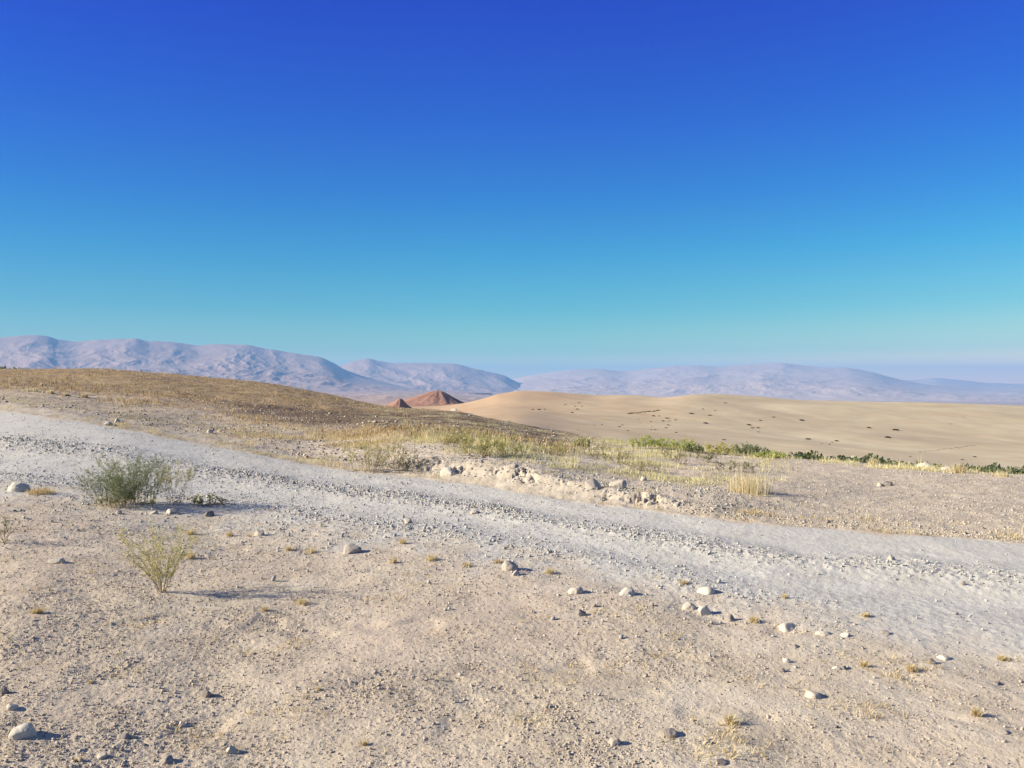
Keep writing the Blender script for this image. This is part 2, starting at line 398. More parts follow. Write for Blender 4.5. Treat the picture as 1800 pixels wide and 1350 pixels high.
green = np.maximum(green, sst(3.05, 3.3, s_) * (1 - sst(4.5, 6, s_)) * (1 - sst(560, 700, cx_)) * sst(-.05, .35, fbm(gx, gy, 1.3, 3, 93)))
bankm = np.clip(MS['bank'] * 1.0 + MS['mid'] * sst(1250, 1420, cx_) * .8 * (1 - MS['hill']) + sst(3.0, 3.1, s_) * (1 - sst(5, 6, s_)) * .4, 0, 1)
hillm = MS['hill'] * (1 - MS['sand']) * (1 - MS['plain'])
stony = sst(4.1, 4.5, s_) * (1 - sst(6.0, 6.6, s_)) * (1 - sst(430, 560, cx_ + 60 * fbm(gx, gy, 1.5, 3, 95)))
darkband = np.clip(darkband, 0, 1)
hillm = np.maximum(hillm, .35 * stony * (1 - MS['sand']))
redm = MS['plain']
mask_a = np.stack([MS['road'], bankm, hillm, darkband], 1)
mask_b = np.stack([MS['sand'], redm, np.clip(MS['rough'] * MS['fore'] * (1 - MS['road']) + MS['road'] * (MS['wind'] + .8 * MS['edge'] + .5 * MS['edge2']), 0, 1), green], 1)
GV = np.stack([gx, gy, gz], 1)
ii, jj = np.meshgrid(np.arange(nT - 1), np.arange(nR - 1), indexing='ij')
ii = ii.ravel(); jj = jj.ravel()
quads = np.stack([ii * nR + jj, ii * nR + jj + 1, (ii + 1) * nR + jj + 1, (ii + 1) * nR + jj], 1)
fs = s_[quads].mean(1); fq = MS['q'][quads].mean(1); fcx = cx_[quads].mean(1)
wob = MS['hill'][quads].mean(1)
zone = np.zeros(len(quads), int)                                    # 0 dirt ground
zone[(fq > 0)] = 1                                                  # road
zone[(fq > 1) | (fs > 3.05)] = 2                                    # verge and field
zone[(fs > 4.5) & (wob > .5)] = 3                                   # grassy hill
zone[(fs > 10) & (fs <= 14.2)] = 4
zone[(fs > 14.2)] = 5
for zi, nm in enumerate(['ground', 'road', 'roadside', 'grassy_hill', 'sandy_hill', 'plain']):
    fq_ = quads[zone == zi]
    used, inv = np.unique(fq_.ravel(), return_inverse=True)
    o = mesh_np(nm, GV[used], [inv.reshape(-1, 4)], M_TERRAIN, True,
                {'mask_a': ('FLOAT_COLOR', mask_a[used]), 'mask_b': ('FLOAT_COLOR', mask_b[used])})
    tag(o, kind='structure')
del GV, quads

# ------------------------------------------------------------------ mountains
def mountain(name, crest, dist, r0, r1, zb, seed, lam, depth, mat, x0, x1, nth, nv=230, peakv=.6):
    xs = np.linspace(x0, x1, nth); th = np.arctan((xs - 900) / F)
    cy = pchip([c[0] for c in crest], [c[1] for c in crest], xs)
    v = np.linspace(0, 1, nv)
    rr_ = np.where(v < peakv, r0 + (dist - r0) * v / peakv, dist + (r1 - dist) * (v - peakv) / (1 - peakv))
    T, V = np.meshgrid(th, v, indexing='ij'); RRm = np.broadcast_to(rr_, T.shape)
    wx = RRm * np.sin(T); wy = RRm * np.cos(T)
    env = (-(cy - HZ) / F * dist * np.cos(th))[:, None] - zb
    t = np.clip(V / peakv, 0, 1)
    back = np.clip((V - peakv) / (1 - peakv), 0, 1)
    wrp = fbm(wx, wy, lam * 2.5, 3, seed + 5) * .5
    # long spurs running down from the crest, finer ones cut into them
    ax = dist * T + wrp * lam * 1.4; ay = RRm * .42
    sp = fbm(ax, ay, lam, 4, seed, .38, ridged=True); sp2 = fbm(ax, ay * 1.3, lam * .36, 3, seed + 1, .4, ridged=True)
    sp3 = fbm(ax + sp2 * lam * .06, ay * 1.1, lam * .15, 3, seed + 9, .5, ridged=True)
    sh = fbm(wx, wy, lam * 2.2, 3, seed + 2)
    prof = .16 * sst(0, .35, t) + .84 * t ** (1.45 + .35 * sh)
    z = prof * (1 - back ** 1.3)
    w = np.sin(np.pi * np.clip(t * .93, 0, 1)) * (1 - back) + .03
    z = z - depth * w * (.5 - .5 * sp) * (.45 + .55 * t) - depth * .26 * w * (.5 - .5 * sp2) - depth * (.07 * (.5 - .5 * fbm(ax, ay * 1.2, lam * .075, 3, seed + 11, .5, ridged=True)) * w + .085 * (18000 / (18000 + np.maximum(dist - 15000, 0))) ** 2 * w * (.5 - .5 * sp3)) + depth * .35 * sh * w
    z = z + .008 * fbm(wx, wy, lam * .3, 3, seed + 3) * t
    z = zb + np.maximum(z, -.02) * env
    # low foothills along the base
    fh = np.maximum(fbm(wx, wy, lam * .55, 4, seed + 7, ridged=True) - .05, 0)
    z = z + 40 * fh * sst(.02, .2, t) * (1 - sst(.3, .55, t))
    vv = np.stack([wx, wy, z], 2).reshape(-1, 3)
    a, b = np.meshgrid(np.arange(nth - 1), np.arange(nv - 1), indexing='ij'); a = a.ravel(); b = b.ravel()
    q = np.stack([a * nv + b, a * nv + b + 1, (a + 1) * nv + b + 1, (a + 1) * nv + b], 1)
    return tag(mesh_np(name, vv, [q], mat, True), kind='structure')

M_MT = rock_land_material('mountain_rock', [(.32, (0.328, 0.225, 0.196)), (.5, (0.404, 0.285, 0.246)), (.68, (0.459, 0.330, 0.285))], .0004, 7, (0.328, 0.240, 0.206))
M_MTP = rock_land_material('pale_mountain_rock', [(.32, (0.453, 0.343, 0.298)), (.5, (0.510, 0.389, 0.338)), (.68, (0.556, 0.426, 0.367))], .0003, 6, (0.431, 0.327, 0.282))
mountain('mountains', [(-500, 600), (-250, 575), (-60, 598), (0, 592), (60, 587), (82, 588), (100, 593), (135, 597), (180, 594), (235, 593), (265, 598), (300, 599), (350, 605), (400, 604),
                       (425, 604), (470, 612), (520, 620), (560, 626), (585, 636), (605, 648), (650, 664), (720, 682), (780, 692), (900, 700)],
         15000, 10300, 20000, -118, 3, 1150, .19, M_MT, -500, 860, 1000)
mountain('mountains', [(300, 700), (420, 680), (520, 662), (595, 643), (625, 633), (648, 629), (665, 633), (700, 637), (760, 637), (800, 639), (830, 646), (860, 653), (885, 659), (903, 668), (930, 680), (990, 694), (1100, 700)],
         18500, 13500, 23500, -264, 31, 1250, .19, M_MT, 330, 1080, 520)
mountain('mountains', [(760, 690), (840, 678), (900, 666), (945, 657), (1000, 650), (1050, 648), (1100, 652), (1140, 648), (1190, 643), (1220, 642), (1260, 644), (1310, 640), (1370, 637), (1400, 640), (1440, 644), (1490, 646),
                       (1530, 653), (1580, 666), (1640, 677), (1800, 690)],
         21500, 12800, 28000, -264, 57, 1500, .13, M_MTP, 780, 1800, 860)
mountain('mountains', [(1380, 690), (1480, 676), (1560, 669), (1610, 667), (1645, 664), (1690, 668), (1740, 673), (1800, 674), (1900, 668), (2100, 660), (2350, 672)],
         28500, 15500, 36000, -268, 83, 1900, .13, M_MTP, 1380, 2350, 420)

# ------------------------------------------------------------------ red earth cones on the plain
def red_cone(px, d, peak_y, rad, seed, steep, skew):
    X = (px - 900) / F * d; z0 = H(X, d)
    h = -(peak_y - HZ) / F * d - z0 + .3
    na, nr_ = 220, 90
    A, Q = np.meshgrid(np.linspace(0, 2 * np.pi, na, endpoint=False), np.linspace(0, 1, nr_) ** 1.2, indexing='ij')
    rad_a = rad * (1 + .28 * np.cos(A - skew) + .12 * fbm(np.cos(A) * 2, np.sin(A) * 2, 1.1, 3, seed))
    x = X + Q * rad_a * np.cos(A); y = d + Q * rad_a * 1.1 * np.sin(A)
    gl = fbm(np.cos(A) * 3.2 + Q * .8, np.sin(A) * 3.2 + Q * 1.7, 1, 4, seed + 2, .55, ridged=True)
    Qs = np.sqrt(Q ** 2 + .03); zz = h * (np.maximum(1 - Qs, 0) ** steep) / (1 - .1732) ** steep - h * .05 * (1 - gl) * np.sin(np.pi * Q) ** .8
    zz = zz + .03 * h * fbm(x, y, rad * .25, 3, seed + 4) * np.sin(np.pi * Q)
    zg = surface(x.ravel(), y.ravel())[0].reshape(x.shape)
    zz = np.where(Q < .7, z0 + zz, zg + zz)
    t = sst(.55, .9, Q); zz = z0 * (1 - t) + zg * t + (zz - np.where(Q < .7, z0, zg)) - .25 * Q
    vv = np.stack([x, y, zz], 2).reshape(-1, 3)
    a, b = np.meshgrid(np.arange(na), np.arange(nr_ - 1), indexing='ij'); a = a.ravel(); b = b.ravel(); a2 = (a + 1) % na
    q = np.stack([a * nr_ + b, a * nr_ + b + 1, a2 * nr_ + b + 1, a2 * nr_ + b], 1)
    return vv, q
M_RED = rock_land_material('red_earth', [(.3, (.27, .145, .105)), (.5, (.33, .185, .135)), (.7, (.38, .23, .17))], .06, .5, (.25, .135, .095))
vv, q = red_cone(771, 880, 687, 62, 5, 1.55, 3.3)
tag(mesh_np('red_hill', vv, [q], M_RED, True), kind='structure')
vv, q = red_cone(704, 700, 701, 16, 15, 1.25, 3.3)
tag(mesh_np('red_hill', vv, [q], M_RED, True), kind='structure')

# ------------------------------------------------------------------ gravel
def stone_templates(n, seed, cuts=5):
    out = []
    rg = np.random.default_rng(seed)
    bm = bmesh.new(); bmesh.ops.create_icosphere(bm, subdivisions=1, radius=1)
    bv = np.array([v.co[:] for v in bm.verts]); bf = np.array([[v.index for v in f.verts] for f in bm.faces]); bm.free()
    for k in range(n):
        v = bv * (1 + .22 * rg.standard_normal((len(bv), 1)).clip(-1.5, 1.5))
        for c in range(cuts):
            d = rg.standard_normal(3); d /= np.linalg.norm(d); o = rg.uniform(.36, .72)
            ex = np.maximum(v @ d - o, 0); v = v - ex[:, None] * d
        out.append(v)
    return out, bf
TPL, TPF = stone_templates(18, 3, 10)

def scatter_stones(name, X, Y, size, tone, mat, flat=(.45, .85), sink=.25):
    n = len(X)
    z, _ = surface(X, Y)
    k = rng.integers(0, len(TPL), n)
    a = rng.random(n) * 2 * np.pi; tx = rng.normal(0, .35, n)
    sx = size * rng.uniform(.8, 1.35, n); sy = size * rng.uniform(.7, 1.1, n); sz = size * rng.uniform(*flat, n) * .85
    V = np.stack(TPL)[k] * np.stack([sx, sy, sz], 1)[:, None, :] * .5
    c, s = np.cos(tx)[:, None], np.sin(tx)[:, None]
    vy = V[:, :, 1] * c - V[:, :, 2] * s; vz = V[:, :, 1] * s + V[:, :, 2] * c; vx = V[:, :, 0]
    c, s = np.cos(a)[:, None], np.sin(a)[:, None]
    x = vx * c - vy * s + X[:, None]; y = vx * s + vy * c + Y[:, None]
    zz = vz + (z + sz * (.5 - sink) * .8)[:, None]
    nv = TPL[0].shape[0]
    Fc = (TPF[None] + (np.arange(n) * nv)[:, None, None]).reshape(-1, 3)
    o = mesh_np(name, np.stack([x, y, zz], 2).reshape(-1, 3), [Fc], mat, False, {'tone': ('FLOAT', np.repeat(tone, nv))})
    tag(o, kind='stuff')
    return o

M_PEB = stone_material('pebble', [(0, (0.077, 0.069, 0.065)), (.12, (0.155, 0.133, 0.120)), (.3, (0.292, 0.241, 0.194)), (.6, (0.404, 0.340, 0.267)), (.85, (0.456, 0.391, 0.314)), (1, (0.516, 0.473, 0.404))], .002, 60, (.4, .33, .26))
M_ROADG = stone_material('road_stone', [(0, (0.088, 0.088, 0.088)), (.2, (0.211, 0.207, 0.198)), (.55, (0.352, 0.339, 0.317)), (.85, (0.440, 0.427, 0.400)), (1, (0.528, 0.510, 0.480))], .003, 40, (.42, .40, .37))

def sample_polar(n, r0, r1, tmin=-36, tmax=36):
    r = np.exp(rng.uniform(math.log(r0), math.log(r1), n)); t = np.radians(rng.uniform(tmin, tmax, n))
    return r * np.sin(t), r * np.cos(t)

X, Y = sample_polar(400000, 2.3, 13, -44, 44)
_, m_ = surface(X, Y)
pt_ = fbm(X, Y, .42, 3, 121)
dens = m_['fore'] * (.10 + .70 * m_['rough'] * sst(-.35, .3, pt_) + .25 * sst(.1, .4, pt_)) + .35 * m_['edge'] * m_['fore']
keep = rng.random(len(X)) < dens
X, Y = X[keep][:135000], Y[keep][:135000]
size = np.clip(.0062 * np.exp(rng.normal(0, .55, len(X))), .003, .032) * (.75 + .25 * np.clip(np.hypot(X, Y) / 5, 0.6, 2))
tone = np.clip(rng.normal(.55, .22, len(X)), 0, 1); dk_ = rng.random(len(X)) < .17; tone[dk_] *= .28; size[dk_] *= .85
scatter_stones('gravel', X, Y, size, tone, M_PEB)
# crumbs of crusted soil
X, Y = sample_polar(500000, 2.3, 10, -44, 44)
_, m_ = surface(X, Y)
pt_ = fbm(X, Y, .30, 4, 122, .6)
dens = m_['fore'] * (1 - .9 * m_['road']) * (.10 + .60 * m_['rough']) * sst(-.3, .4, pt_) * (.42 + .38 * sst(1000, 200, m_['cx']))
keep = rng.random(len(X)) < dens
X, Y = X[keep][:120000], Y[keep][:120000]
size = np.clip(.0078 * np.exp(rng.normal(0, .45, len(X))), .0035, .028) * (.7 + .3 * np.clip(np.hypot(X, Y) / 5, .6, 2))
scatter_stones('soil_crumbs', X, Y, size, np.clip(rng.normal(.56, .12, len(X)), .2, .9), M_PEB, (.6, 1.1), .15)

def sample_s(n, s0, s1, x0, x1):
    xx = rng.uniform(x0, x1, n); t = np.arctan((xx - 900) / F); s = rng.uniform(s0, s1, n)
    ti = np.interp(t, tht, np.arange(len(tht))); i = np.clip(ti.astype(int), 0, len(tht) - 2); u = ti - i
    k = np.clip(s.astype(int), 0, K - 2); f = s - k
    g = lambda kk: RK[kk, i] * (1 - u) + RK[kk, i + 1] * u
    r = np.exp(g(k) * (1 - f) + g(k + 1) * f)
    return r * np.sin(t), r * np.cos(t)

X, Y = sample_s(150000, 1.75, 3.02, -80, 1900)
_, m_ = surface(X, Y)
q = m_['q']
dens = np.clip(.05 + .85 * m_['wind'] + .75 * m_['edge'] + .35 * m_['edge2'] + .10 * gauss(q - .15, .2), 0, 1) * (.22 + .78 * sst(1900, 300, m_['cx'])) * sst(-.28, .05, q)
keep = rng.random(len(X)) < dens * .68
X, Y, wq = X[keep], Y[keep], (m_['wind'] + .6 * m_['edge'])[keep]
size = np.clip(.0150 * (1 + .6 * np.clip(wq, 0, 1)) * np.exp(rng.normal(0, .52, len(X))), 0.006, .062) * (.58 + .42 * sst(1500, 700, colx(np.arctan2(X, Y))))
tone = np.clip(rng.normal(.6, .2, len(X)), 0, 1); tone[rng.random(len(X)) < .05] *= .3
scatter_stones('road_gravel', X, Y, size, tone, M_ROADG, (.55, 1.05), .12)

# rubble along the top of the cut bank and on the stony ground left of it
X, Y = sample_s(42000, 3.3, 5.6, 650, 1320)
_, m_ = surface(X, Y)
dens = .25 * gauss(m_['s'] - 4.5, .40) * np.clip(.6 + 1.6 * fbm(X, Y, .9, 3, 101), 0, 1.6) + .08
keep = rng.random(len(X)) < dens
X, Y = X[keep], Y[keep]
size = np.clip(.020 * np.exp(rng.normal(0, .5, len(X))), .007, .08)
tone = np.clip(rng.normal(.42, .24, len(X)), 0, 1)
scatter_stones('bank_rubble', X, Y, size, tone, M_ROADG, (.55, 1.0), .2)
X, Y = sample_s(12000, 3.9, 6.4, -80, 660)
_, m_ = surface(X, Y)
keep = rng.random(len(X)) < np.clip(.75 - .45 * np.abs(m_['s'] - 4.9), .1, 1) * sst(-.3, .3, fbm(X, Y, 3, 3, 102) + .1)
X, Y = X[keep], Y[keep]
scatter_stones('hillside_rubble', X, Y, np.clip(.035 * np.exp(rng.normal(0, .5, len(X))), .014, .14), np.clip(rng.normal(.42, .2, len(X)), 0, 1), M_PEB, (.5, .9), .25)
X, Y = sample_s(34000, 3.1, 8, 1200, 1900)
scatter_stones('field_stones', X, Y, np.clip(.012 * np.exp(rng.normal(0, .5, len(X))), .005, .05), np.where(rng.random(len(X)) < .14, .15, np.clip(rng.normal(.72, .18, len(X)), 0, 1)), M_PEB, (.5, .95), .2)
X, Y = sample_s(7000, 6.2, 8.05, -80, 1050)
scatter_stones('hill_stones', X, Y, np.clip(.06 * np.exp(rng.normal(0, .5, len(X))), .02, .24), np.clip(rng.normal(.45, .25, len(X)), 0, 1), M_PEB, (.4, .8), .3)

# ------------------------------------------------------------------ grass
class Blades:
    def __init__(s): s.v = []; s.t = []; s.n = 0; s.tone = []
    def tufts(s, C, hgt, spread, nb, width, tone, lean=.35):
        """C (n,3) tuft feet; every tuft nb bent blades of two segments"""
        n = len(C); hgt = np.broadcast_to(hgt, n); spread = np.broadcast_to(spread, n); width = np.broadcast_to(width, n); tone = np.broadcast_to(tone, n)
        C = np.repeat(C, nb, 0); h = np.repeat(hgt, nb) * rng.uniform(.45, 1.1, n * nb); sp = np.repeat(spread, nb); w = np.repeat(width, nb); tn = np.repeat(tone, nb)
        a = rng.random(n * nb) * 2 * np.pi; ro = sp * np.sqrt(rng.random(n * nb)) * .5
        bx = C[:, 0] + ro * np.cos(a); by = C[:, 1] + ro * np.sin(a)
        a2 = a + rng.normal(0, .6, n * nb); le = np.abs(rng.normal(lean, lean * .6, n * nb)) * h
        mx = bx + .35 * le * np.cos(a2); my = by + .35 * le * np.sin(a2); tx = bx + le * np.cos(a2); ty = by + le * np.sin(a2)
        p = rng.random(n * nb) * np.pi; wx = np.cos(p) * w * .5; wy = np.sin(p) * w * .5
        z = C[:, 2] - .01 * h
        V = np.stack([np.stack([bx - wx, by - wy, z], 1), np.stack([bx + wx, by + wy, z], 1),
                      np.stack([mx + wx * .8, my + wy * .8, z + h * .6], 1), np.stack([mx - wx * .8, my - wy * .8, z + h * .6], 1),
                      np.stack([tx, ty, z + h], 1)], 1)
        s.v.append(V.reshape(-1, 3)); s.n += n * nb
        s.tone.append(np.repeat(np.clip(tn + rng.normal(0, .12, n * nb), 0, 1), 5))
    def build(s, name, mat, parent=None, origin=None):
        v = np.concatenate(s.v); b = np.arange(s.n)[:, None] * 5
        if origin is not None: v = v - np.array(origin)
        return mesh_np(name, v, [b + np.array([[0, 1, 2, 3]]), b + np.array([[3, 2, 4]])], mat, False, {'tone': ('FLOAT', np.concatenate(s.tone))}, parent)

M_STRAW = plant_material('dry_grass', [(0, (.32, .22, .10)), (.3, (.47, .35, .18)), (.6, (.60, .49, .28)), (1, (.72, .64, .42))], .3)
M_FIELD = plant_material('field_grass', [(0, (.35, .34, .14)), (.35, (.50, .475, .225)), (.65, (.60, .54, .28)), (1, (.72, .64, .41))], .3)
M_HILLG = plant_material('hill_grass', [(0, (0.197, 0.130, 0.065)), (.4, (0.328, 0.228, 0.119)), (.75, (0.491, 0.370, 0.202)), (1, (0.655, 0.533, 0.321))], .3)
M_AMBER = plant_material('amber_grass', [(0, (.44, .31, .15)), (.4, (.56, .43, .22)), (.8, (.63, .52, .30)), (1, (.66, .59, .38))], .3)

def foot(X, Y):
    z, m = surface(X, Y); return np.stack([X, Y, z], 1), m

# short dry cover of the hill
g = Blades()
X, Y = sample_s(30000, 5.2, 8.15, -60, 1090)
C, m_ = foot(X, Y)
dk = dark_soil(X, Y, m_)
keep = rng.random(len(X)) < m_['hill'] * (1 - .85 * dk) * sst(-.15, .35, fbm(X, Y, 4.5, 4, 96) + .5 * fbm(X, Y, 1.2, 2, 97)) * .8
C = C[keep]; rr_ = m_['r'][keep]
g.tufts(C, .10 * np.exp(rng.normal(0, .5, len(C))), .26, 5, .010 + rr_ * .0002, np.clip(rng.normal(.5, .25, len(C)), 0, 1))
tag(g.build('hill_grass', M_HILLG), kind='stuff')
# straw along the track and on the near slope
g = Blades()
X, Y = sample_s(16000, 3.03, 4.3, -60, 1900)
C, m_ = foot(X, Y)
keep = rng.random(len(X)) < np.clip(sst(0, .4, fbm(X, Y, .8, 3, 111) - .08 + .15 * (m_['cx'] < 600)) * (1 - .6 * m_['bankrock']), 0, 1) * .55
C = C[keep]
g.tufts(C, .045 * np.exp(rng.normal(0, .45, len(C))), .14, 6, .0045, np.clip(rng.normal(.55, .2, len(C)), 0, 1))
tag(g.build('verge_grass', M_STRAW), kind='stuff')
g = Blades()
X, Y = sample_s(11000, 4.3, 6.6, 330, 740)
C, m_ = foot(X, Y)
keep = rng.random(len(X)) < sst(-.05, .35, fbm(X, Y, 1.8, 4, 113, .6) + .1) * sst(350, 520, m_['cx'] + 60 * fbm(X, Y, 1.5, 3, 95)) * (1 - sst(640, 740, m_['cx'])) * (1 - dark_soil(X, Y, m_)) * .8
C = C[keep]
g.tufts(C, .065 * np.exp(rng.normal(0, .45, len(C))), .22, 7, .0055, np.clip(rng.normal(.5, .22, len(C)), 0, 1))
tag(g.build('slope_grass', M_STRAW), kind='stuff')
# green and straw mixture on the field between bank and skyline
g = Blades()
X, Y = sample_s(16000, 4.5, 8.0, 700, 1420)
C, m_ = foot(X, Y)
keep = rng.random(len(X)) < sst(-.15, .3, fbm(X, Y, 2.0, 3, 92)) * (1 - .9 * m_['hill']) * (1 - sst(1180, 1440, m_['cx'] + 90 * fbm(X, Y, 1.2, 3, 94))) * (.30 + .35 * sst(6.2, 7.2, m_['s']))
C = C[keep]
g.tufts(C, .075 * np.exp(rng.normal(0, .45, len(C))), .26, 8, .006, np.clip(rng.normal(.66, .2, len(C)) + .35 * fbm(C[:, 0], C[:, 1], 3, 2, 114), 0, 1))
tag(g.build('field_grass', M_FIELD), kind='stuff')
g = Blades()
for n_, s0, s1, x0, x1, hh, tn_ in ((2300, 4.9, 6.3, 725, 1010, .12, .86), (2600, 7.4, 8.1, 1060, 1370, .13, .45), (900, 5.4, 7, 1000, 1200, .11, .68), (700, 6.7, 8, 930, 1080, .13, .72)):
    X, Y = sample_s(n_, s0, s1, x0, x1)
    C, m_ = foot(X, Y)
    pn = fbm(X, Y, 1.5, 3, 118)
    keep = rng.random(len(X)) < sst(-.02, .35, pn) * (1 - m_['hill']) * sst(s0, s0 + .3, m_['s']) * (1 - sst(s1 - .3, s1, m_['s']))
    C = C[keep]; pn = pn[keep]
    g.tufts(C, hh * (.7 + pn) * np.exp(rng.normal(0, .35, len(C))), .26, 10, .0055, np.clip(rng.normal(tn_, .2, len(C)) + .4 * fbm(C[:, 0], C[:, 1], 1.8, 2, 119), 0, 1), .4)
tag(g.build('shaggy_grass', M_FIELD), kind='stuff')
# pale fringe along the near skyline
g = Blades()
X, Y = sample_s(5200, 7.55, 8.25, 1080, 1950)
C, m_ = foot(X, Y)
keep = rng.random(len(X)) < sst(-.05, .4, fbm(X, Y, 1.6, 3, 115)) * .7
C = C[keep]
g.tufts(C, .075 * np.exp(rng.normal(0, .45, len(C))), .16, 8, .006, np.clip(rng.normal(.8, .15, len(C)), 0, 1))
tag(g.build('skyline_grass', M_FIELD), kind='stuff')
# thin amber stubble on the dirt near the track
g = Blades()
X, Y = sample_s(9000, 1.35, 2.02, -60, 1850)
C, m_ = foot(X, Y)
keep = rng.random(len(X)) < sst(.12, .45, fbm(X, Y, .55, 3, 116) + .18 * (m_['cx'] < 320) * (m_['s'] > 1.75)) * .5
C = C[keep]
g.tufts(C, .028 * np.exp(rng.normal(0, .4, len(C))), .06, 7, .0035, np.clip(rng.normal(.55, .25, len(C)), 0, 1), .8)
X, Y = sample_polar(3000, 2.9, 8)
C, m_ = foot(X, Y)
keep = (rng.random(len(X)) < sst(.18, .5, fbm(X, Y, .5, 3, 117)) * .6 * m_['fore'])
C = C[keep]
g.tufts(C, .018 * np.exp(rng.normal(0, .4, len(C))), .04, 6, .0028, np.clip(rng.normal(.6, .25, len(C)), 0, 1), .9)
tag(g.build('dirt_stubble', M_AMBER), kind='stuff')
g = Blades()
X, Y = sample_polar(9000, 2.9, 12)
C, m_ = foot(X, Y)
keep = rng.random(len(X)) < sst(.12, .5, fbm(X, Y, .8, 4, 123, .6)) * m_['fore'] * (1 - m_['road']) * .8
C = C[keep]
g.tufts(C, .011 * np.exp(rng.normal(0, .45, len(C))), .06, 9, .0028, np.clip(rng.normal(.35, .2, len(C)), 0, 1), 1.6)
tag(g.build('dead_weeds', plant_material('dead_weed', [(0, (.10, .075, .05)), (.5, (.20, .15, .095)), (1, (.36, .27, .15))], .15)), kind='stuff')

# ------------------------------------------------------------------ single stones
def rock_mesh(name, seed, w, d, h, angular, mat, tone, sub=4, lean=0):
    bm = bmesh.new(); bmesh.ops.create_icosphere(bm, subdivisions=sub, radius=1)
    v = np.array([x.co[:] for x in bm.verts]); f = np.array([[x.index for x in fc.verts] for fc in bm.faces]); bm.free()
    rg = np.random.default_rng(seed)
    off = Vector(rg.uniform(-50, 50, 3))
    n1 = np.array([mnoise.noise(Vector(p) * 1.1 + off) for p in v]); n2 = np.array([mnoise.noise(Vector(p) * 3.2 + off) for p in v]); n3 = np.array([mnoise.noise(Vector(p) * 9 + off) for p in v])
    v = v * (1 + .24 * n1 + .07 * n2 * (1 + angular))[:, None]
    for c in range(int(11 * angular)):
        dr = rg.standard_normal(3); dr /= np.linalg.norm(dr); o = rg.uniform(.5, .85)
        ex = np.maximum(v @ dr - o, 0); v = v - (ex * .93)[:, None] * dr
    v = v * (1 + .018 * n3 * (1 + angular))[:, None]
    ext = v.max(0) - v.min(0)
    v = (v - (v.max(0) + v.min(0)) / 2) / ext * np.array([w, d, h])
    if lean: v[:, 2] += lean * v[:, 0]
    tn = np.clip(tone + .10 * n2, 0, 1)
    return mesh_np(name, v, [f], mat, True, {'tone': ('FLOAT', tn)}, link=False)

STONE = [(0, (0.096, 0.084, 0.080)), (.2, (0.192, 0.160, 0.148)), (.4, (0.288, 0.248, 0.216)), (.6, (0.392, 0.336, 0.276)), (.8, (0.432, 0.376, 0.304)), (1, (0.496, 0.464, 0.400))]
M_STONE = stone_material('field_stone', STONE, .004, 45, (.42, .35, .28))
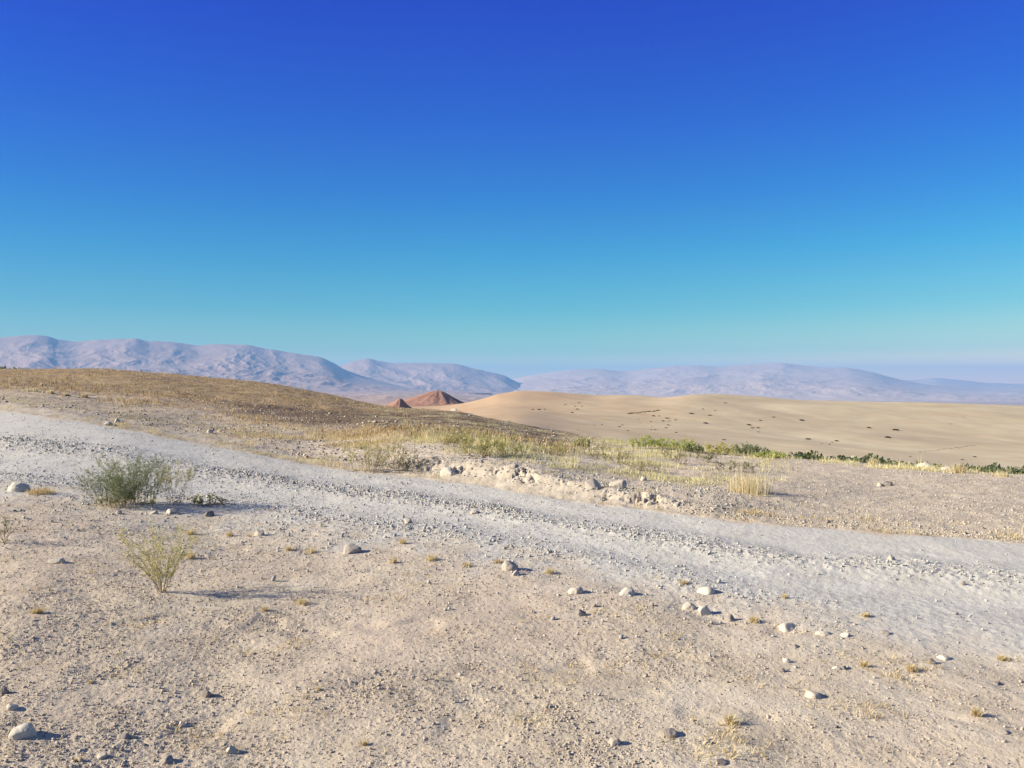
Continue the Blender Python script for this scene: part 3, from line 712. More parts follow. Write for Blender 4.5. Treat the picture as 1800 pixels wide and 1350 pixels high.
# x, y of the foot, width, visible height (photo pixels), angular 0..1, tone 0..1, label, category, name
rocks = [
    (34, 1303, 46, 28, .9, .93, 'pale cream angular block casting a long dark shadow on the dirt', 'rock', 'rock'),
    (26, 867, 34, 19, .1, .95, 'white rounded boulder beside orange dry grass at the track edge', 'boulder', 'boulder'),
    (95, 992, 28, 10, .2, .82, 'pale flat stone half buried left of the yellow broom bush', 'stone', 'stone'),
    (299, 904, 25, 10, .0, .55, 'grey oval cobble in front of the dark green bush, larger of two', 'stone', 'stone'),
    (269, 905, 18, 7, .1, .62, 'flat pale grey cobble left of the larger cobble by the dark green bush', 'stone', 'stone'),
    (208, 905, 12, 8, .1, .68, 'small pale pebble before the dark green bush, leftmost of the cobbles there', 'stone', 'stone'),
    (365, 910, 18, 11, .7, .06, 'blackish angular stone right of the two cobbles by the dark bush', 'stone', 'stone'),
    (455, 943, 22, 11, .3, .5, 'grey stone beside small yellow tufts at the dirt edge of the track', 'stone', 'stone'),
    (618, 976, 34, 18, .25, .42, 'grey cobble with pale underside and black shadow left of the brown cobble', 'stone', 'stone'),
    (897, 1006, 32, 20, .05, .47, 'brown domed cobble with a broken pale stone leaning at its foot', 'stone', 'stone'),
    (906, 1014, 16, 11, .6, .66, 'small broken pale stone at the foot of the brown domed cobble', 'stone', 'stone'),
    (1012, 1046, 28, 14, .1, .80, 'cream stone half buried between the brown cobble and the white cobble', 'stone', 'stone'),
    (1102, 1049, 34, 15, .1, .90, 'wide white cobble sunk in dirt with a dark right end', 'stone', 'stone'),
    (1243, 1047, 34, 15, .15, .97, 'white cobble with sharp shadow standing above a pair of stones', 'stone', 'stone'),
    (1213, 1075, 25, 16, .1, .82, 'cream round cobble touching the whiter stone on its right', 'stone', 'stone'),
    (1239, 1083, 25, 19, .5, .97, 'bright white blocky stone touching a cream cobble on its left', 'stone', 'stone'),
    (1285, 1095, 22, 13, .3, .28, 'mauve grey stone beside a pale green tuft', 'stone', 'stone'),
    (1392, 1110, 40, 14, .35, .88, 'long pale stone tapering to a shadowed tip near the track', 'stone', 'stone'),
    (1452, 1119, 34, 10, .15, .86, 'pale stone mostly buried right of the long pale stone', 'stone', 'stone'),
    (1486, 1122, 18, 8, .2, .96, 'small white stone at the end of the buried pale stones', 'stone', 'stone'),
    (1022, 1085, 17, 13, .5, .22, 'purple grey pebble alone on open dirt below the cream half buried stone', 'stone', 'stone'),
    (1402, 1141, 14, 6, .2, .16, 'small flat violet grey pebble below the long pale stone', 'stone', 'stone'),
    (1385, 1167, 16, 9, .4, .95, 'small white chip on the dirt with a darker pebble below it', 'stone', 'stone'),
    (1376, 1184, 10, 8, .6, .12, 'dark pebble just below the small white chip', 'stone', 'stone'),
    (1174, 1300, 35, 17, .05, .26, 'smooth grey brown flat cobble, darkest large one on the lower dirt', 'stone', 'stone'),
    (1080, 1314, 26, 15, .1, .42, 'two toned cobble left of the smooth grey brown one', 'stone', 'stone'),
    (960, 1247, 15, 11, .2, .40, 'small grey pebble alone above the two toned cobble', 'stone', 'stone'),
    (1484, 1179, 15, 9, .3, .22, 'grey pebble propped against a white one', 'stone', 'stone'),
    (1471, 1180, 16, 8, .2, .92, 'white flat pebble under the grey one leaning on it', 'stone', 'stone'),
    (1432, 1228, 30, 14, .3, .80, 'cream buried stone with a dark shadowed right face', 'stone', 'stone'),
    (1662, 1162, 26, 9, .1, .90, 'white oval stone beside a dark brown one on the right dirt', 'stone', 'stone'),
    (1640, 1169, 14, 10, .5, .10, 'dark brown stone touching the white oval stone', 'stone', 'stone'),
    (1556, 1115, 15, 7, .2, .30, 'flat grey pebble alone on smooth pale dirt near the track', 'stone', 'stone'),
    (318, 1281, 14, 11, .9, .97, 'small white quartz chip with black shadow', 'stone', 'stone'),
    (213, 1301, 25, 11, .4, .25, 'flat slate grey stone between cream block and white chip', 'stone', 'stone'),
    (405, 1328, 22, 16, .9, .78, 'pale pointed chip with a dark shadow near the bottom edge', 'stone', 'stone'),
    (361, 1228, 22, 14, .6, .12, 'reddish brown dark stone above the pale pointed chip', 'stone', 'stone'),
    (289, 1344, 25, 14, .4, .30, 'purple grey stone at the bottom edge', 'stone', 'stone'),
    (176, 1336, 20, 10, .5, .66, 'cream flat chip right of the cream block near the bottom', 'stone', 'stone'),
    (18, 1250, 18, 12, .6, .86, 'grey white stone above the cream angular block', 'stone', 'stone'),
    (4, 1224, 20, 14, .6, .08, 'dark stone cut by the picture edge above the cream block', 'stone', 'stone'),
    (717, 921, 13, 11, .2, .72, 'round pale cobble standing on the gravel edge of the track', 'stone', 'stone'),
    (789, 837, 32, 16, .35, .99, 'light grey slab lying at the foot of the cut bank', 'slab', 'stone_slab'),
    (1043, 862, 28, 20, .9, .74, 'blocky cream boulder with a black hollow at its side in the bank', 'boulder', 'boulder'),
    (1086, 860, 34, 17, .8, .76, 'wide cream boulder in the bank, right of the blocky one', 'boulder', 'boulder'),
    (1630, 826, 27, 13, .35, .93, 'big pale boulder on the field skyline', 'boulder', 'boulder'),
    (1668, 830, 20, 10, .4, .80, 'pale boulder with dark right face just right of the big skyline boulder', 'boulder', 'boulder'),
    (1500, 808, 16, 7, .2, .93, 'white stone on the field skyline left of the big pale boulder', 'stone', 'stone'),
    (1562, 856, 22, 10, .7, .25, 'dark grey stone in the middle of the pale stony field', 'stone', 'stone'),
    (1548, 856, 12, 7, .5, .52, 'small grey stone beside the dark grey one in the field', 'stone', 'stone'),
    (246, 653.5, 5, 4, .3, 1.0, 'tiny white rock on the grassy hill skyline', 'rock', 'rock'),
    (189, 749, 13, 8, .3, .92, 'cream lump on the near bank, roundest of the pale lumps by the track', 'stone', 'stone'),
    (204, 744, 11, 9, .5, .86, 'cream lump behind the roundest one on the bank', 'stone', 'stone'),
    (368, 762, 12, 7, .3, .74, 'tan stone where the bank meets the slope grass', 'stone', 'stone'),
    (798, 723, 12, 5, .7, .95, 'white rock outcrop on the hill shoulder below the red cone', 'rock', 'rock'),
    (826, 731, 7, 3, .6, .92, 'small white rock right of the white outcrop on the hill shoulder', 'rock', 'rock'),
    (1142, 890, 14, 7, .7, .72, 'pale stone with dark shadow at the far edge of the track', 'stone', 'stone'),
    (1190, 892, 12, 6, .6, .6, 'tan stone with dark shadow at the far edge, right of the pale one', 'stone', 'stone'),
    (1455, 920, 12, 6, .7, .18, 'dark stone at the far edge of the track below the straw', 'stone', 'stone'),
    (1132, 846, 12, 9, .3, .93, 'small white stone on the bank top right of the wide boulder', 'stone', 'stone'),
    (834, 905, 15, 8, .6, .72, 'flat grey stone lying in the middle gravel ridge', 'stone', 'stone'),
    (1694, 1031, 9, 8, .8, .15, 'single dark chip on the smooth right wheel track', 'stone', 'stone'),
    (1568, 985, 16, 7, .6, .62, 'shadowed stone in the gravel ridge at the right', 'stone', 'stone'),
    (1757, 1206, 18, 8, .1, .20, 'long dark grey pebble on the right dirt', 'stone', 'stone'),
    (1765, 1293, 20, 9, .2, .38, 'flat grey stone below the long dark pebble', 'stone', 'stone'),
    (1268, 1347, 24, 10, .1, .16, 'dark grey cobble cut by the bottom edge', 'stone', 'stone'),
    (1243, 1312, 16, 9, .2, .58, 'light grey cobble above the dark one at the bottom edge', 'stone', 'stone'),
]
for i, (px, py, w, h, ang, tone, label, cat, nm) in enumerate(rocks):
    p = at(px, py - .12 * h)
    k = p.y / F
    ww = w * k; hh = h * k * 1.12 + .25 * ww * (1 if h < w * .6 else .6)
    dd = ww * random.uniform(.75, 1.0)
    me = rock_mesh(nm, 200 + i, ww, dd, hh, max(ang, .38), M_STONE, tone, 4 if w > 12 else 3, lean=random.uniform(-.12, .12))
    o = bpy.data.objects.new(nm, me); col.objects.link(o)
    vis = h * k
    o.location = (p.x, p.y + dd * .3, p.z + vis * .88 - hh * .5 - dd * .5 * (py - HZ) / F * .5)
    o.rotation_euler = (0, 0, random.uniform(-.25, .25))
    tag(o, label, cat)

# ------------------------------------------------------------------ shrubs
def tubes(segs):
    """segs (n,8): p0, p1, r0, r1 -> three sided tubes"""
    S = np.asarray(segs, float); p0, p1, r0, r1 = S[:, :3], S[:, 3:6], S[:, 6:7], S[:, 7:8]
    d = p1 - p0; d /= np.linalg.norm(d, axis=1, keepdims=True) + 1e-9
    ref = np.where(np.abs(d[:, 2:3]) < .9, np.array([[0, 0, 1.]]), np.array([[1., 0, 0]]))
    u = np.cross(d, ref); u /= np.linalg.norm(u, axis=1, keepdims=True) + 1e-9; w = np.cross(d, u)
    ring = [(math.cos(a), math.sin(a)) for a in (0, 2.094, 4.189)]
    V = np.stack([p0 + r0 * (c * u + s * w) for c, s in ring] + [p1 + r1 * (c * u + s * w) for c, s in ring], 1).reshape(-1, 3)
    b = np.arange(len(S))[:, None] * 6
    Fq = np.concatenate([b + np.array([[0, 1, 4, 3]]), b + np.array([[1, 2, 5, 4]]), b + np.array([[2, 0, 3, 5]])])
    return V, Fq

def unit(v): return v / (np.linalg.norm(v) + 1e-9)

def broom(seed, h, w, stems, twigs, subs, leaves, r=.0035, leaf=.012, leafw=.004, up=.5, droop=.15, low=.2, lean=(0, 0), spread=.06):
    """a bush of thin stems fanning out from one foot, wiry twigs and tiny leaflets"""
    rg = np.random.default_rng(seed)
    st, tw, LP = [], [], []
    hub = np.array([0, 0, -.04 * h])
    for i in range(stems):
        a = rg.random() * 2 * np.pi; rad = math.sqrt(rg.random())
        L = h * rg.uniform(.65, 1.05) * (1 - .28 * rad)
        tip = np.array([math.cos(a) * rad * w * .5 + lean[0] * h, math.sin(a) * rad * w * .5 + lean[1] * h, L])
        p = np.array([math.cos(a), math.sin(a), 0]) * rg.random() * spread * w
        pts = [p]
        st.append([*hub, *p, r * 1.2, r])
        for k in range(1, 8):
            t = k / 7
            q = p * (1 - t) + tip * t; q = q + rg.normal(0, .022, 3) * h * t; q[2] = L * t ** (1 - .35 * (rad * .6)) 
            q[:2] = p[:2] + (tip[:2] - p[:2]) * t ** (1.15)
            q[:2] += rg.normal(0, .012, 2) * h
            pts.append(q)
        for k in range(7):
            st.append([*pts[k], *pts[k + 1], r * (1 - k / 8), r * (1 - (k + 1) / 8)])
        for j in range(twigs):
            t = rg.uniform(low, 1) * 6.99; k = int(t); b = pts[k] + (pts[k + 1] - pts[k]) * (t - k)
            sd = unit(pts[k + 1] - pts[k]); dr = unit(sd * .8 + rg.normal(0, .55, 3) + np.array([0, 0, up]))
            tl = h * rg.uniform(.10, .24)
            c = b
            for m in range(3):
                dr = unit(dr + rg.normal(0, .18, 3) + np.array([0, 0, -droop * .3]))
                e = c + dr * tl / 3
                tw.append([*c, *e, r * .36, r * .28])
                for u_ in range(subs):
                    b2 = c + (e - c) * rg.random(); d2 = unit(dr + rg.normal(0, .6, 3)); e2 = b2 + d2 * tl * rg.uniform(.15, .4)
                    tw.append([*b2, *e2, r * .26, r * .18])
                    for l in range(leaves):
                        LP.append((*(b2 + (e2 - b2) * rg.random()), rg.random()))
                c = e
    tw = np.array(tw)
    Vt, Ft = tubes(tw)
    tone_t = np.repeat(np.clip(.45 + rg.normal(0, .15, len(tw)), 0, 1), 6)
    V, Fs, tone = [Vt], [Ft], [tone_t]
    if LP:
        LP = np.array(LP); n = len(LP)
        d = rg.normal(0, 1, (n, 3)); d[:, 2] = np.abs(d[:, 2]) * .8; d /= np.linalg.norm(d, axis=1, keepdims=True)
        e = np.cross(d, rg.normal(0, 1, (n, 3))); e /= np.linalg.norm(e, axis=1, keepdims=True)
        ll = leaf * rg.uniform(.6, 1.4, (n, 1)); lw = leafw * rg.uniform(.6, 1.4, (n, 1)); c = LP[:, :3]
        Q = np.stack([c, c + d * ll * .5 + e * lw, c + d * ll, c + d * ll * .5 - e * lw], 1).reshape(-1, 3)
        V.append(Q); Fs.append(np.arange(n)[:, None] * 4 + np.array([[0, 1, 2, 3]]) + len(Vt))
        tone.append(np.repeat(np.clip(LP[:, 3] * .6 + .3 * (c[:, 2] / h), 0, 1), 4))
    Vs, Fst = tubes(st)
    return (Vs, Fst), (np.concatenate(V), np.concatenate(Fs), np.concatenate(tone))

M_WOOD = plant_material('twig_wood', [(0, (.12, .09, .055)), (1, (.28, .22, .13))], 0)
def leafmat(name, a, b, c): return plant_material(name, [(0, a), (.5, b), (1, c)], .5)
M_DARK = leafmat('dark_bush_leaf', (.12, .145, .07), (.235, .265, .135), (.40, .43, .25))
M_BROOM = leafmat('broom_leaf', (0.285, 0.261, 0.078), (0.544, 0.503, 0.175), (0.778, 0.718, 0.311))
M_PALE = leafmat('pale_bush_leaf', (0.294, 0.282, 0.105), (0.493, 0.456, 0.210), (0.651, 0.573, 0.336))
M_OLIVE = leafmat('olive_bush_leaf', (.13, .125, .045), (.27, .25, .10), (.42, .38, .18))
M_GREY = leafmat('grey_bush_leaf', (.11, .11, .06), (.24, .225, .13), (.36, .34, .21))
M_LIME = leafmat('lime_bush_leaf', (.28, .32, .07), (.48, .52, .15), (.64, .64, .27))
M_GULLY = leafmat('gully_bush_leaf', (.055, .072, .034), (.125, .15, .068), (.22, .245, .115))

def bush(name, label, px, py, w_px, h_px, mat, seed, cat='bush', group=None, dmax=700, **kw):
    p = at(px, py, dmax=dmax); k = p.y / F
    if 13 < p.y < 60: w_px *= 1.45; h_px *= 1.1; kw = dict(kw, spread=.45, leaves=max(1, kw.get('leaves', 2) - 1), low=.1, leaf=kw.get('leaf', .02) * .8, leafw=kw.get('leafw', .006) * .7, r=kw.get('r', .004) * .8)
    (vs, fs_), (vf, ff, tn) = broom(seed, h_px * k, w_px * k, **kw)
    root = empty(name, p); tag(root, label, cat, group)
    mesh_np('stems', vs, [fs_], M_WOOD, False, {'tone': ('FLOAT', np.full(len(vs), .5))}, root)
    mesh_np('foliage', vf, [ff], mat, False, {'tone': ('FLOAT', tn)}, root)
    return root

bush('bush', 'dense dark green bush at the near edge of the gravel track', 220, 887, 158, 92, M_DARK, 1, stems=84, twigs=12, subs=3, leaves=2, r=.0022, leaf=.012, leafw=.003, low=.06, spread=.34)
bush('sapling', 'thin feathery light green sprig just right of the dark green bush', 306, 888, 74, 86, M_PALE, 2, 'shrub', stems=15, twigs=10, subs=2, leaves=3, r=.0024, leaf=.011, leafw=.003, low=.4, spread=.2)
bush('weed', 'low bright green weed patch in the shadow of the dark bush', 358, 888, 60, 18, M_PALE, 3, 'weed', stems=26, twigs=4, subs=2, leaves=3, r=.003, leaf=.014, leafw=.005, spread=.9)
bush('seedling', 'small upright yellow green seedling under the dark bush', 268, 893, 12, 26, M_LIME, 4, 'weed', stems=5, twigs=5, subs=2, leaves=2, r=.003)
bush('dry_shrub', 'low amber dry shrub at the foot of the dark bush', 205, 892, 70, 24, M_OLIVE, 14, 'shrub', stems=24, twigs=4, subs=2, leaves=2, r=.003, spread=.6)
bush('broom_bush', 'wiry yellow green broom bush standing alone on the dirt', 285, 1041, 136, 142, M_BROOM, 5, stems=21, twigs=11, subs=2, leaves=2, r=.0022, leaf=.010, leafw=.0026, low=.14)
bush('grey_shrub', 'sparse grey green shrub half outside the picture above the dirt', 8, 955, 56, 50, M_GREY, 6, 'shrub', stems=9, twigs=7, subs=2, leaves=1, r=.0022, low=.3)
bush('bush', 'pale green bush at the far edge of the track', 650, 826, 76, 54, M_PALE, 7, stems=30, twigs=9, subs=2, leaves=3, r=.004, leaf=.022, leafw=.006, low=.15)
bush('bush', 'olive brown bush touching the pale green one at the far track edge', 693, 829, 60, 50, M_OLIVE, 8, stems=26, twigs=8, subs=2, leaves=2, r=.004, leaf=.018, leafw=.005)
bush('dry_shrub', 'dead brown brushwood fallen right of the olive bush', 722, 828, 52, 26, M_GREY, 9, 'shrub', stems=22, twigs=5, subs=2, leaves=0, r=.004, spread=.5)
bush('bush', 'pale green feathery bush behind the bank rubble, leftmost of three there', 800, 785, 48, 34, M_PALE, 21, stems=22, twigs=7, subs=2, leaves=3, r=.005, leaf=.03, leafw=.009)
bush('bush', 'yellow green bush behind the bank rubble, tallest of three there', 843, 800, 60, 44, M_PALE, 22, stems=26, twigs=7, subs=2, leaves=3, r=.005, leaf=.03, leafw=.009)
bush('bush', 'faded straw green bush behind the bank rubble, palest of three there', 892, 800, 60, 36, M_BROOM, 23, stems=22, twigs=7, subs=2, leaves=2, r=.005, leaf=.03, leafw=.009)
bush('bush', 'rounded yellow green bush on the field left of the lime feathery ones', 1026, 790, 32, 22, M_PALE, 24, stems=20, twigs=7, subs=2, leaves=3, r=.006, leaf=.04, leafw=.012)
for i, (x, y, w, h, mt, lb) in enumerate([
        (975, 800, 50, 24, M_BROOM, 'faded straw bush on the field left of the rounded yellow green one'),
        (1065, 795, 46, 24, M_PALE, 'pale green spreading weed behind the field grass'),
        (1080, 812, 60, 22, M_OLIVE, 'olive low bush in the middle of the field grass'),
        (1125, 828, 56, 22, M_PALE, 'green weed clump in the middle of the field above the bank'),
        (1190, 815, 44, 34, M_GREY, 'grey bare twiggy shrub in front of the lime bushes'),
        (1240, 812, 34, 20, M_GREY, 'grey dry twiggy shrub by a dark stone on the field'),
        (1300, 830, 60, 20, M_GREY, 'grey brown dry brush on the slope above the tall straw')]):
    bush('shrub', lb, x, y, w, h, mt, 40 + i, 'shrub', 'shrubs on the field beyond the track', stems=18, twigs=6, subs=2, leaves=2, r=.005, leaf=.03, leafw=.008, spread=.25)
for i, (x, y, w, h, mt, lb) in enumerate([
        (1133, 789, 38, 30, M_LIME, 'lime green feathery bush on the skyline, tallest and leftmost of its row'),
        (1168, 789, 40, 22, M_LIME, 'lime green bush on the skyline right of the tallest one'),
        (1198, 793, 46, 28, M_LIME, 'broad lime green bush on the skyline beside a dark green one'),
        (1222, 796, 34, 20, M_DARK, 'dark green low bush on the skyline between lime and yellow bushes'),
        (1265, 800, 44, 27, M_BROOM, 'yellow straw coloured bush on the skyline with dark green on both sides'),
        (1312, 802, 50, 26, M_DARK, 'dark green bush with grey twigs on the skyline right of the yellow one'),
        (1355, 806, 44, 14, M_LIME, 'low yellow green weeds on the skyline, last of the green row')]):
    bush('bush', lb, x, y, w, h * .8, mt, 60 + i, 'bush', 'bushes in a row along the field skyline', stems=24, twigs=7, subs=2, leaves=3, r=.006, leaf=.04, leafw=.012, low=.15, spread=.2)

# grass clumps that stand out singly
def clump(name, label, px, py, w_px, h_px, mat, tone, n, group=None, blade=None, cat='grass', lean=.3):
    p = at(px, py); k = p.y / F
    w = w_px * k; h = h_px * k
    g = Blades()
    m = max(6, n // 9)
    ns = max(2, int(w_px / (9 if w_px < 100 else 3))); sub = rng.normal(0, .06, (ns, 2)); pick = rng.integers(0, ns, m)
    X = p.x + (sub[pick, 0] + rng.normal(0, .12, m)) * w; Y = p.y + (sub[pick, 1] * .8 + rng.normal(0, .12, m)) * min(w, 1.2)
    C, _ = foot(X, Y)
    g.tufts(C, h * (1.0 - .6 * np.abs(X - p.x) / w) * rng.uniform(.5, 1.05, m), w * .12, 9, blade or max(.0022, .55 * k), np.clip(rng.normal(tone, .15, m), 0, 1), lean)
    o = g.build(name, mat, None, p); o.location = p
    return tag(o, label, cat, group)
clump('tall_grass', 'tall stand of bleached straw stalks at the back edge of the bank', 1322, 868, 130, 50, M_STRAW, .72, 620, blade=.0038, lean=.2)
for i, (x, y, w, h, t, lb) in enumerate([
        (752, 770, 50, 24, .9, 'pale straw clump above the dark rubble crest'), (785, 777, 36, 24, .85, 'straw clump between the dark rubble and a pale green bush'),
        (690, 757, 20, 10, .2, 'small reddish brown grass clump on the hill foot'),
        (1420, 803, 34, 14, .95, 'bleached grass clump on the skyline right of the green row'), (1535, 818, 36, 18, .98, 'bleached grass clump on the skyline left of the big pale boulder'),
        (1685, 832, 54, 26, .85, 'large bleached grass clump beside the skyline boulders'), (1760, 838, 60, 16, .95, 'bleached grass fringe on the skyline near the picture edge'),
        (1585, 820, 30, 10, .9, 'low bleached clump on the skyline just left of the big pale boulder')]):
    clump('grass_clump', lb, x, y, w, h, M_STRAW, t * .8, 200, 'straw clumps on the far side of the track')
for i, (x, y, w, h, lb) in enumerate([
        (55, 688, 50, 9, 'straw clump on the hill foot, leftmost and longest'), (88, 692, 30, 9, 'straw clump on the hill foot, second from the left'),
        (72, 678, 12, 6, 'small straw tuft above the row on the hill foot'), (118, 696, 26, 7, 'thin straw clump in the middle of the hill foot row'), (148, 699, 22, 9, 'straw clump on the hill foot, rightmost of its row')]):
    clump('grass_clump', lb, x, y, w, h, M_STRAW, .85, 200, 'straw clumps in a row on the hill foot', blade=.02)
for i, (x, y, w, h, lb) in enumerate([
        (68, 1078, 34, 16, 'amber tuft by a small dark hollow on the left dirt'), (405, 943, 20, 12, 'yellow tuft left of the grey stone at the track edge'),
        (332, 940, 24, 12, 'yellow tuft right above the broom bush'), (440, 944, 12, 10, 'small yellow tuft touching the grey stone'),
        (338, 982, 34, 16, 'golden tuft growing out at the right side of the broom bush'), (545, 972, 40, 10, 'long amber tuft left of the grey cobble with pale underside'),
        (508, 968, 22, 12, 'amber tuft between the yellow tufts and the grey cobble'), (707, 955, 24, 14, 'amber tuft on the dirt right above the gravel edge'),
        (756, 985, 40, 14, 'wide golden tuft in the middle of the dirt margin'), (820, 997, 30, 10, 'golden tuft left of the brown domed cobble'),
        (875, 990, 26, 9, 'yellow tuft touching the brown domed cobble'), (968, 1008, 30, 12, 'golden tuft right of the brown domed cobble'),
        (692, 990, 24, 12, 'amber tuft below the gravel edge, left of the wide golden one'),
        (1203, 1028, 26, 10, 'amber tuft above the white cobble'), (1380, 1052, 18, 10, 'olive tuft at the gravel edge above the long pale stone'),
        (1325, 1095, 26, 16, 'pale green tuft beside the mauve grey stone'), (1520, 1085, 30, 10, 'dry brown tuft in the dirt margin of the track'),
        (1285, 1275, 50, 20, 'wide straw tuft on the lower dirt'), (1720, 1258, 26, 18, 'spiky straw tuft on the right dirt with a dark foot'),
        (1765, 1160, 32, 12, 'yellow tuft at the right above the long dark pebble'), (1520, 1172, 24, 12, 'small yellow tuft right of the leaning grey pebble'),
        (1602, 1180, 40, 16, 'yellow tuft left of the dark brown stone'), (530, 1062, 40, 12, 'golden tuft at the end of the broom bush shadow'),
        (465, 1075, 20, 10, 'yellow tuft below the broom bush shadow'), (140, 1340, 14, 10, 'tiny amber tuft at the bottom edge'),
        (640, 1310, 16, 10, 'tiny amber tuft with shadow on the lower dirt'), (160, 1202, 12, 8, 'tiny yellow tuft on the lower left dirt'),
        (560, 1215, 12, 8, 'tiny straw tuft in the middle of the lower dirt')]):
    clump('grass_tuft', lb, x, y, w, h, M_AMBER if 'straw' not in lb else M_STRAW, .6, 160 if w > 15 else 70, 'dry tufts on the dirt', blade=.0034, lean=.7)
clump('grass_patch', 'orange dry grass patch beside the white rounded boulder', 70, 868, 80, 14, M_AMBER, .5, 700, blade=.004, lean=.6)

# ------------------------------------------------------------------ bushes in the gully and dots of scrub on the sandy slope
def leaf_ball(seed, w, d, h, n, leaf, lobes=9):
    rg = np.random.default_rng(seed)
    cs = []
    for k in range(lobes):
        a = rg.random() * 6.283; q = math.sqrt(rg.random())
        cs.append((math.cos(a) * q * w * .36, math.sin(a) * q * d * .36, h * rg.uniform(.28, .72) * (1 - .35 * q), rg.uniform(.16, .30)))
    pts = []; tn = []
    for k in range(n):
        c = cs[rg.integers(lobes)]
        v = unit(rg.normal(0, 1, 3)) * rg.uniform(.55, 1.05) ** .6
        p = np.array([c[0] + v[0] * c[3] * w, c[1] + v[1] * c[3] * d, c[2] + v[2] * c[3] * h * 1.25])
        if p[2] < .03 * h: p[2] = .03 * h + rg.random() * .1 * h
        pts.append(p); tn.append(rg.random())
    p = np.array(pts); n = len(p)
    a = rg.normal(0, 1, (n, 3)); a /= np.linalg.norm(a, axis=1, keepdims=True); b = np.cross(a, rg.normal(0, 1, (n, 3))); b /= np.linalg.norm(b, axis=1, keepdims=True)
    ll = leaf * rg.uniform(.6, 1.4, (n, 1))
    V = np.stack([p - a * ll, p + b * ll * .6, p + a * ll, p - b * ll * .6], 1).reshape(-1, 3)
    return V, np.arange(n)[:, None] * 4 + np.array([[0, 1, 2, 3]]), np.repeat(np.array(tn), 4)

protos = []
for k in range(5):
    V, Fq, tn = leaf_ball(300 + k, 3.6, 3.2, 2.3, 2600, .11, 13)
    me = mesh_np('foliage', V, [Fq], M_GULLY, False, {'tone': ('FLOAT', tn)}, link=False)
    sg = []
    for j in range(7):
        a = random.random() * 6.28; p0 = np.array([.1 * math.cos(a), .1 * math.sin(a), -.3]); p1 = np.array([.7 * math.cos(a), .7 * math.sin(a), .8]); p2 = p1 + np.array([.5 * math.cos(a), .5 * math.sin(a), .7])
        sg += [[*p0, *p1, .06, .04], [*p1, *p2, .04, .015]]
    vs, fs_ = tubes(sg)
    ms = mesh_np('stems', vs, [fs_], M_WOOD, False, {'tone': ('FLOAT', np.full(len(vs), .2))}, link=False)
    protos.append((me, ms))
def gully_bush(px, top_y, d, sc, k, label, group):
    X = (px - 900) / F * d; z = H(X, d)
    top = -(top_y - HZ) / F * d
    hgt = max(top - z, 1.2)
    root = empty('bush', (X, d, z)); tag(root, label, 'bush', group)
    sz = hgt / 2.25
    for nm, me in zip(('foliage', 'stems'), protos[k % 5]):
        o = bpy.data.objects.new(nm, me); col.objects.link(o); o.parent = root
    root.scale = (sc * max(.8, sz * .8), sc * max(.8, sz * .8), sz); root.rotation_euler = (0, 0, random.random() * 6.28)
gtop = [(1050, 768), (1100, 768), (1150, 772), (1200, 779), (1260, 781), (1310, 778), (1345, 786), (1400, 790), (1455, 794), (1490, 797), (1530, 794), (1570, 800), (1610, 806), (1660, 810), (1700, 812), (1740, 814), (1765, 810), (1800, 816), (1840, 818)]
xs = np.arange(1052, 1850, 11)
for i, x in enumerate(xs):
    ty = np.interp(x, [a for a, b in gtop], [b for a, b in gtop]) + random.uniform(-1, 7)
    gully_bush(x + random.uniform(-5, 5), ty, random.uniform(120, 150), random.uniform(.8, 1.25), i, 'dark green bush in the gully row at the foot of the sandy slope', 'bushes in the gully')
for i, (x, d) in enumerate([(-40, 128), (-15, 132), (5, 126), (16, 130), (27, 129)]):
    gully_bush(x, 639 + 1.5 * i, d, 1.2, i, 'dark tree top showing behind the grassy hill skyline', 'tree tops behind the grassy hill')

M_SCRUB = leafmat('scrub_leaf', (.03, .026, .014), (.075, .06, .034), (.14, .11, .06))
sprot = []
for k in range(4):
    V, Fq, tn = leaf_ball(400 + k, 2.6, 1.8, .8, 260, .16, 6)
    sprot.append(mesh_np('shrub', V, [Fq], M_SCRUB, False, {'tone': ('FLOAT', tn)}, link=False))
dots = [(993, 711, 5), (1018, 708, 5), (1023, 714, 4), (1015, 719, 6), (1005, 725, 7), (1011, 714, 4), (948, 720, 8), (937, 720, 5), (957, 719, 5), (1045, 747, 4), (1089, 750, 6), (1094, 747, 5), (1148, 731, 8), (1159, 731, 5), (1123, 737, 3),
        (1144, 741, 4), (1125, 743, 3), (1173, 735, 8), (1166, 740, 7), (1175, 740, 4), (1178, 739, 4), (1188, 738, 6), (1175, 747, 6), (1171, 752, 6), (1146, 749, 3), (1152, 755, 5), (1145, 755, 4), (1104, 757, 5), (1188, 760, 6), (1216, 727, 9),
        (1236, 719, 5), (1248, 730, 7), (1257, 722, 5), (1275, 708, 6), (1241, 744, 10), (1273, 773, 7), (1316, 747, 10), (1323, 752, 7), (1333, 752, 7), (1337, 739, 6), (1333, 759, 5), (1360, 733, 6), (1410, 739, 10), (1421, 772, 10), (1470, 775, 9), (1463, 777, 5),
        (1528, 752, 9), (1575, 756, 12), (1560, 769, 13), (1670, 745, 4), (1694, 733, 3), (1058, 746, 4), (1016, 754, 3), (1600, 802, 5), (1714, 803, 7), (1692, 808, 6), (1458, 781, 5), (1445, 780, 4)]
for i, (x, y, w) in enumerate(dots):
    p = at(x, y + .6, dmin=160); k = p.y / F
    o = bpy.data.objects.new('shrub', sprot[i % 4]); col.objects.link(o); o.location = p
    s = w * k / 2.4; o.scale = (s, s * 1.1, s * .75)
    tag(o, 'small dark scrub bush dotting the pale sandy slope', 'shrub', 'scrub bushes on the sandy slope')
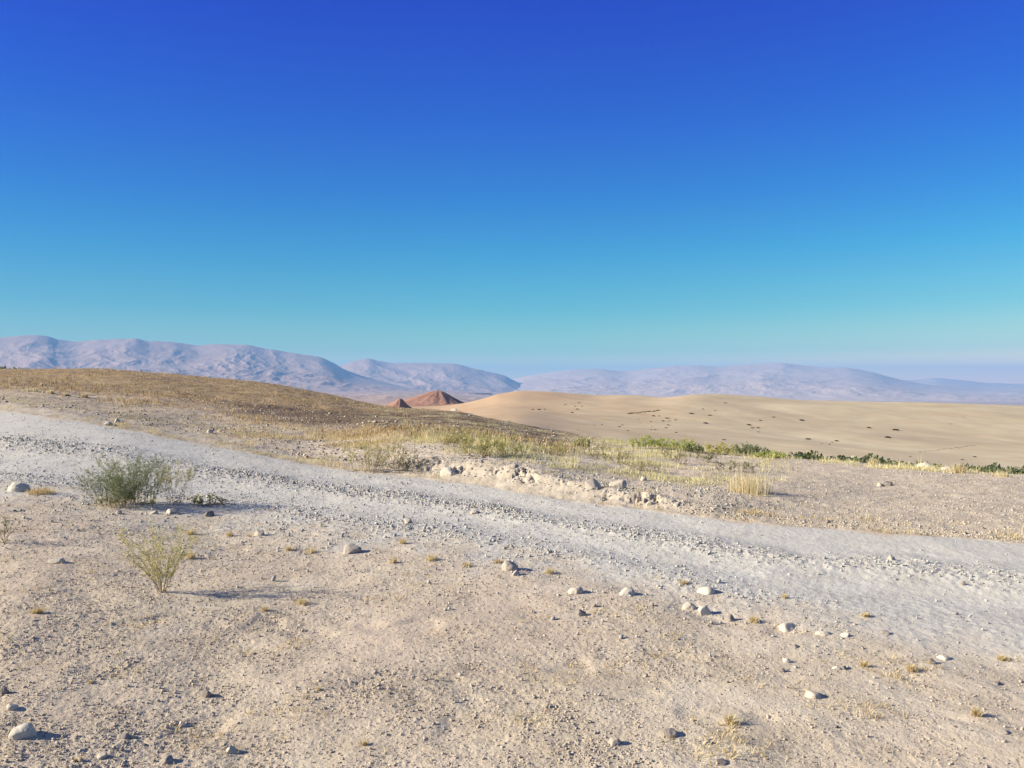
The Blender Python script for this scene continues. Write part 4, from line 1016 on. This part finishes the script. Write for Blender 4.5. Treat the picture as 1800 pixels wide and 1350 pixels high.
for i in range(16):                                                        # the dark strip of scrub on the shoulder
    x = 1104 + i * 3.6 + random.uniform(-1, 1); y = 727.5 - (i / 15) * 5.5 + random.uniform(-.5, .5)
    p = at(x, y, dmin=160); k = p.y / F
    o = bpy.data.objects.new('shrub', sprot[i % 4]); col.objects.link(o); o.location = p
    s = random.uniform(4.5, 7) * k / 2.4; o.scale = (s, s, s * .7)
    tag(o, 'dark scrub bush in the long strip on the sandy shoulder', 'shrub', 'scrub bushes in a strip')
for i in range(22):                                                        # thin line of scrub low on the slope
    x = 1615 + i * 4.6 + random.uniform(-1.5, 1.5); y = 795 - (x - 1615) / 100 * 12 + random.uniform(-.8, .8)
    p = at(x, y, dmin=160); k = p.y / F
    o = bpy.data.objects.new('shrub', sprot[i % 4]); col.objects.link(o); o.location = p
    s = random.uniform(2, 4.5) * k / 2.4; o.scale = (s, s, s * .6)
    tag(o, 'tiny scrub bush in the thin slanting line low on the sandy slope', 'shrub', 'scrub bushes in a slanting line')

# ------------------------------------------------------------------ air
bm = bmesh.new(); bmesh.ops.create_cube(bm, size=1)
me = bpy.data.meshes.new('haze'); bm.to_mesh(me); bm.free()
hz = bpy.data.objects.new('haze', me); col.objects.link(hz)
HZB, HZT = -330, 1010
hz.scale = (94000, 94000, HZT - HZB); hz.location = (0, 0, (HZT + HZB) / 2)
m, nt = mat_new('haze_air'); gq = N(nt)
pv = gq.node('ShaderNodeVolumePrincipled'); pv.inputs['Density'].default_value = 5.0e-5
pv.inputs['Color'].default_value = (.245, .515, .96, 1); pv.inputs['Anisotropy'].default_value = 0
o = gq.node('ShaderNodeOutputMaterial'); gq.link(pv.outputs[0], o.inputs['Volume'])
me.materials.append(m); tag(hz, kind='stuff')

# ------------------------------------------------------------------ light and sky
sd = Vector((SUN_AZ_TRAVEL.x * math.cos(SUN_EL), SUN_AZ_TRAVEL.y * math.cos(SUN_EL), -math.sin(SUN_EL)))
L = bpy.data.lights.new('sun', 'SUN'); L.energy = 5.0; L.angle = R(.55); L.color = (1, .905, .70)
so = bpy.data.objects.new('sun', L); col.objects.link(so); so.rotation_euler = sd.to_track_quat('-Z', 'Y').to_euler()
wd = bpy.data.worlds.new('World'); scene.world = wd; wd.use_nodes = True
nt = wd.node_tree; nt.nodes.clear(); gq = N(nt)
sky = gq.node('ShaderNodeTexSky', sky_type='NISHITA'); sky.sun_disc = False
sky.sun_elevation = SUN_EL; sky.sun_rotation = math.atan2(-SUN_AZ_TRAVEL.x, -SUN_AZ_TRAVEL.y)
sky.air_density = 1.0; sky.dust_density = .3; sky.ozone_density = 2.0; sky.altitude = 900
bg = gq.node('ShaderNodeBackground'); bg.inputs['Strength'].default_value = .10
tcw = gq.node('ShaderNodeTexCoord').outputs['Generated']; sxw = gq.node('ShaderNodeSeparateXYZ'); gq.link(tcw, sxw.inputs[0])
SKY_TINT = [(0, (1.6414, 1.1987, 0.2913)), (0.04, (0.3793, 0.5919, 0.3744)), (0.09, (0.1478, 0.4908, 0.4683)), (0.157, (0.0414, 0.4236, 0.5679)), (0.224, (0.0126, 0.3142, 0.652)), (0.318, (0.004, 0.1945, 0.7469)), (0.43, (0.006, 0.1077, 0.8102)), (.52, (.22, .28, .60)), (.66, (.6, .62, .72)), (1, (.85, .84, .85))]   # deeper blue above the horizon; unseen upper sky greyed to neutralise shadow fill
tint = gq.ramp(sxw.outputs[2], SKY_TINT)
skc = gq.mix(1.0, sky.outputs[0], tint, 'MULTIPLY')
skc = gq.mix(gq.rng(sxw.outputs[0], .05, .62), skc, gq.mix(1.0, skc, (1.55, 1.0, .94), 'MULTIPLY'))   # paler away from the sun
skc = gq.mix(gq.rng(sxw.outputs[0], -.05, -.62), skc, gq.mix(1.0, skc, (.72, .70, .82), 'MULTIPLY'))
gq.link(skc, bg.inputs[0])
ow = gq.node('ShaderNodeOutputWorld'); gq.link(bg.outputs[0], ow.inputs[0])

cam = bpy.data.cameras.new('camera'); cam.sensor_fit = 'HORIZONTAL'; cam.angle = 2 * math.atan(900 / F); cam.clip_start = .05; cam.clip_end = 200000
co = bpy.data.objects.new('camera', cam); col.objects.link(co); co.rotation_euler = (R(90), 0, 0); scene.camera = co
scene.view_settings.view_transform = 'Standard'; scene.view_settings.look = 'None'; scene.view_settings.gamma = 1
scene.view_settings.exposure = 1.22
scene.render.engine = 'CYCLES'
scene.cycles.use_denoising = True
scene.cycles.max_bounces = 6; scene.cycles.diffuse_bounces = 3; scene.cycles.volume_bounces = 0; scene.cycles.transmission_bounces = 3
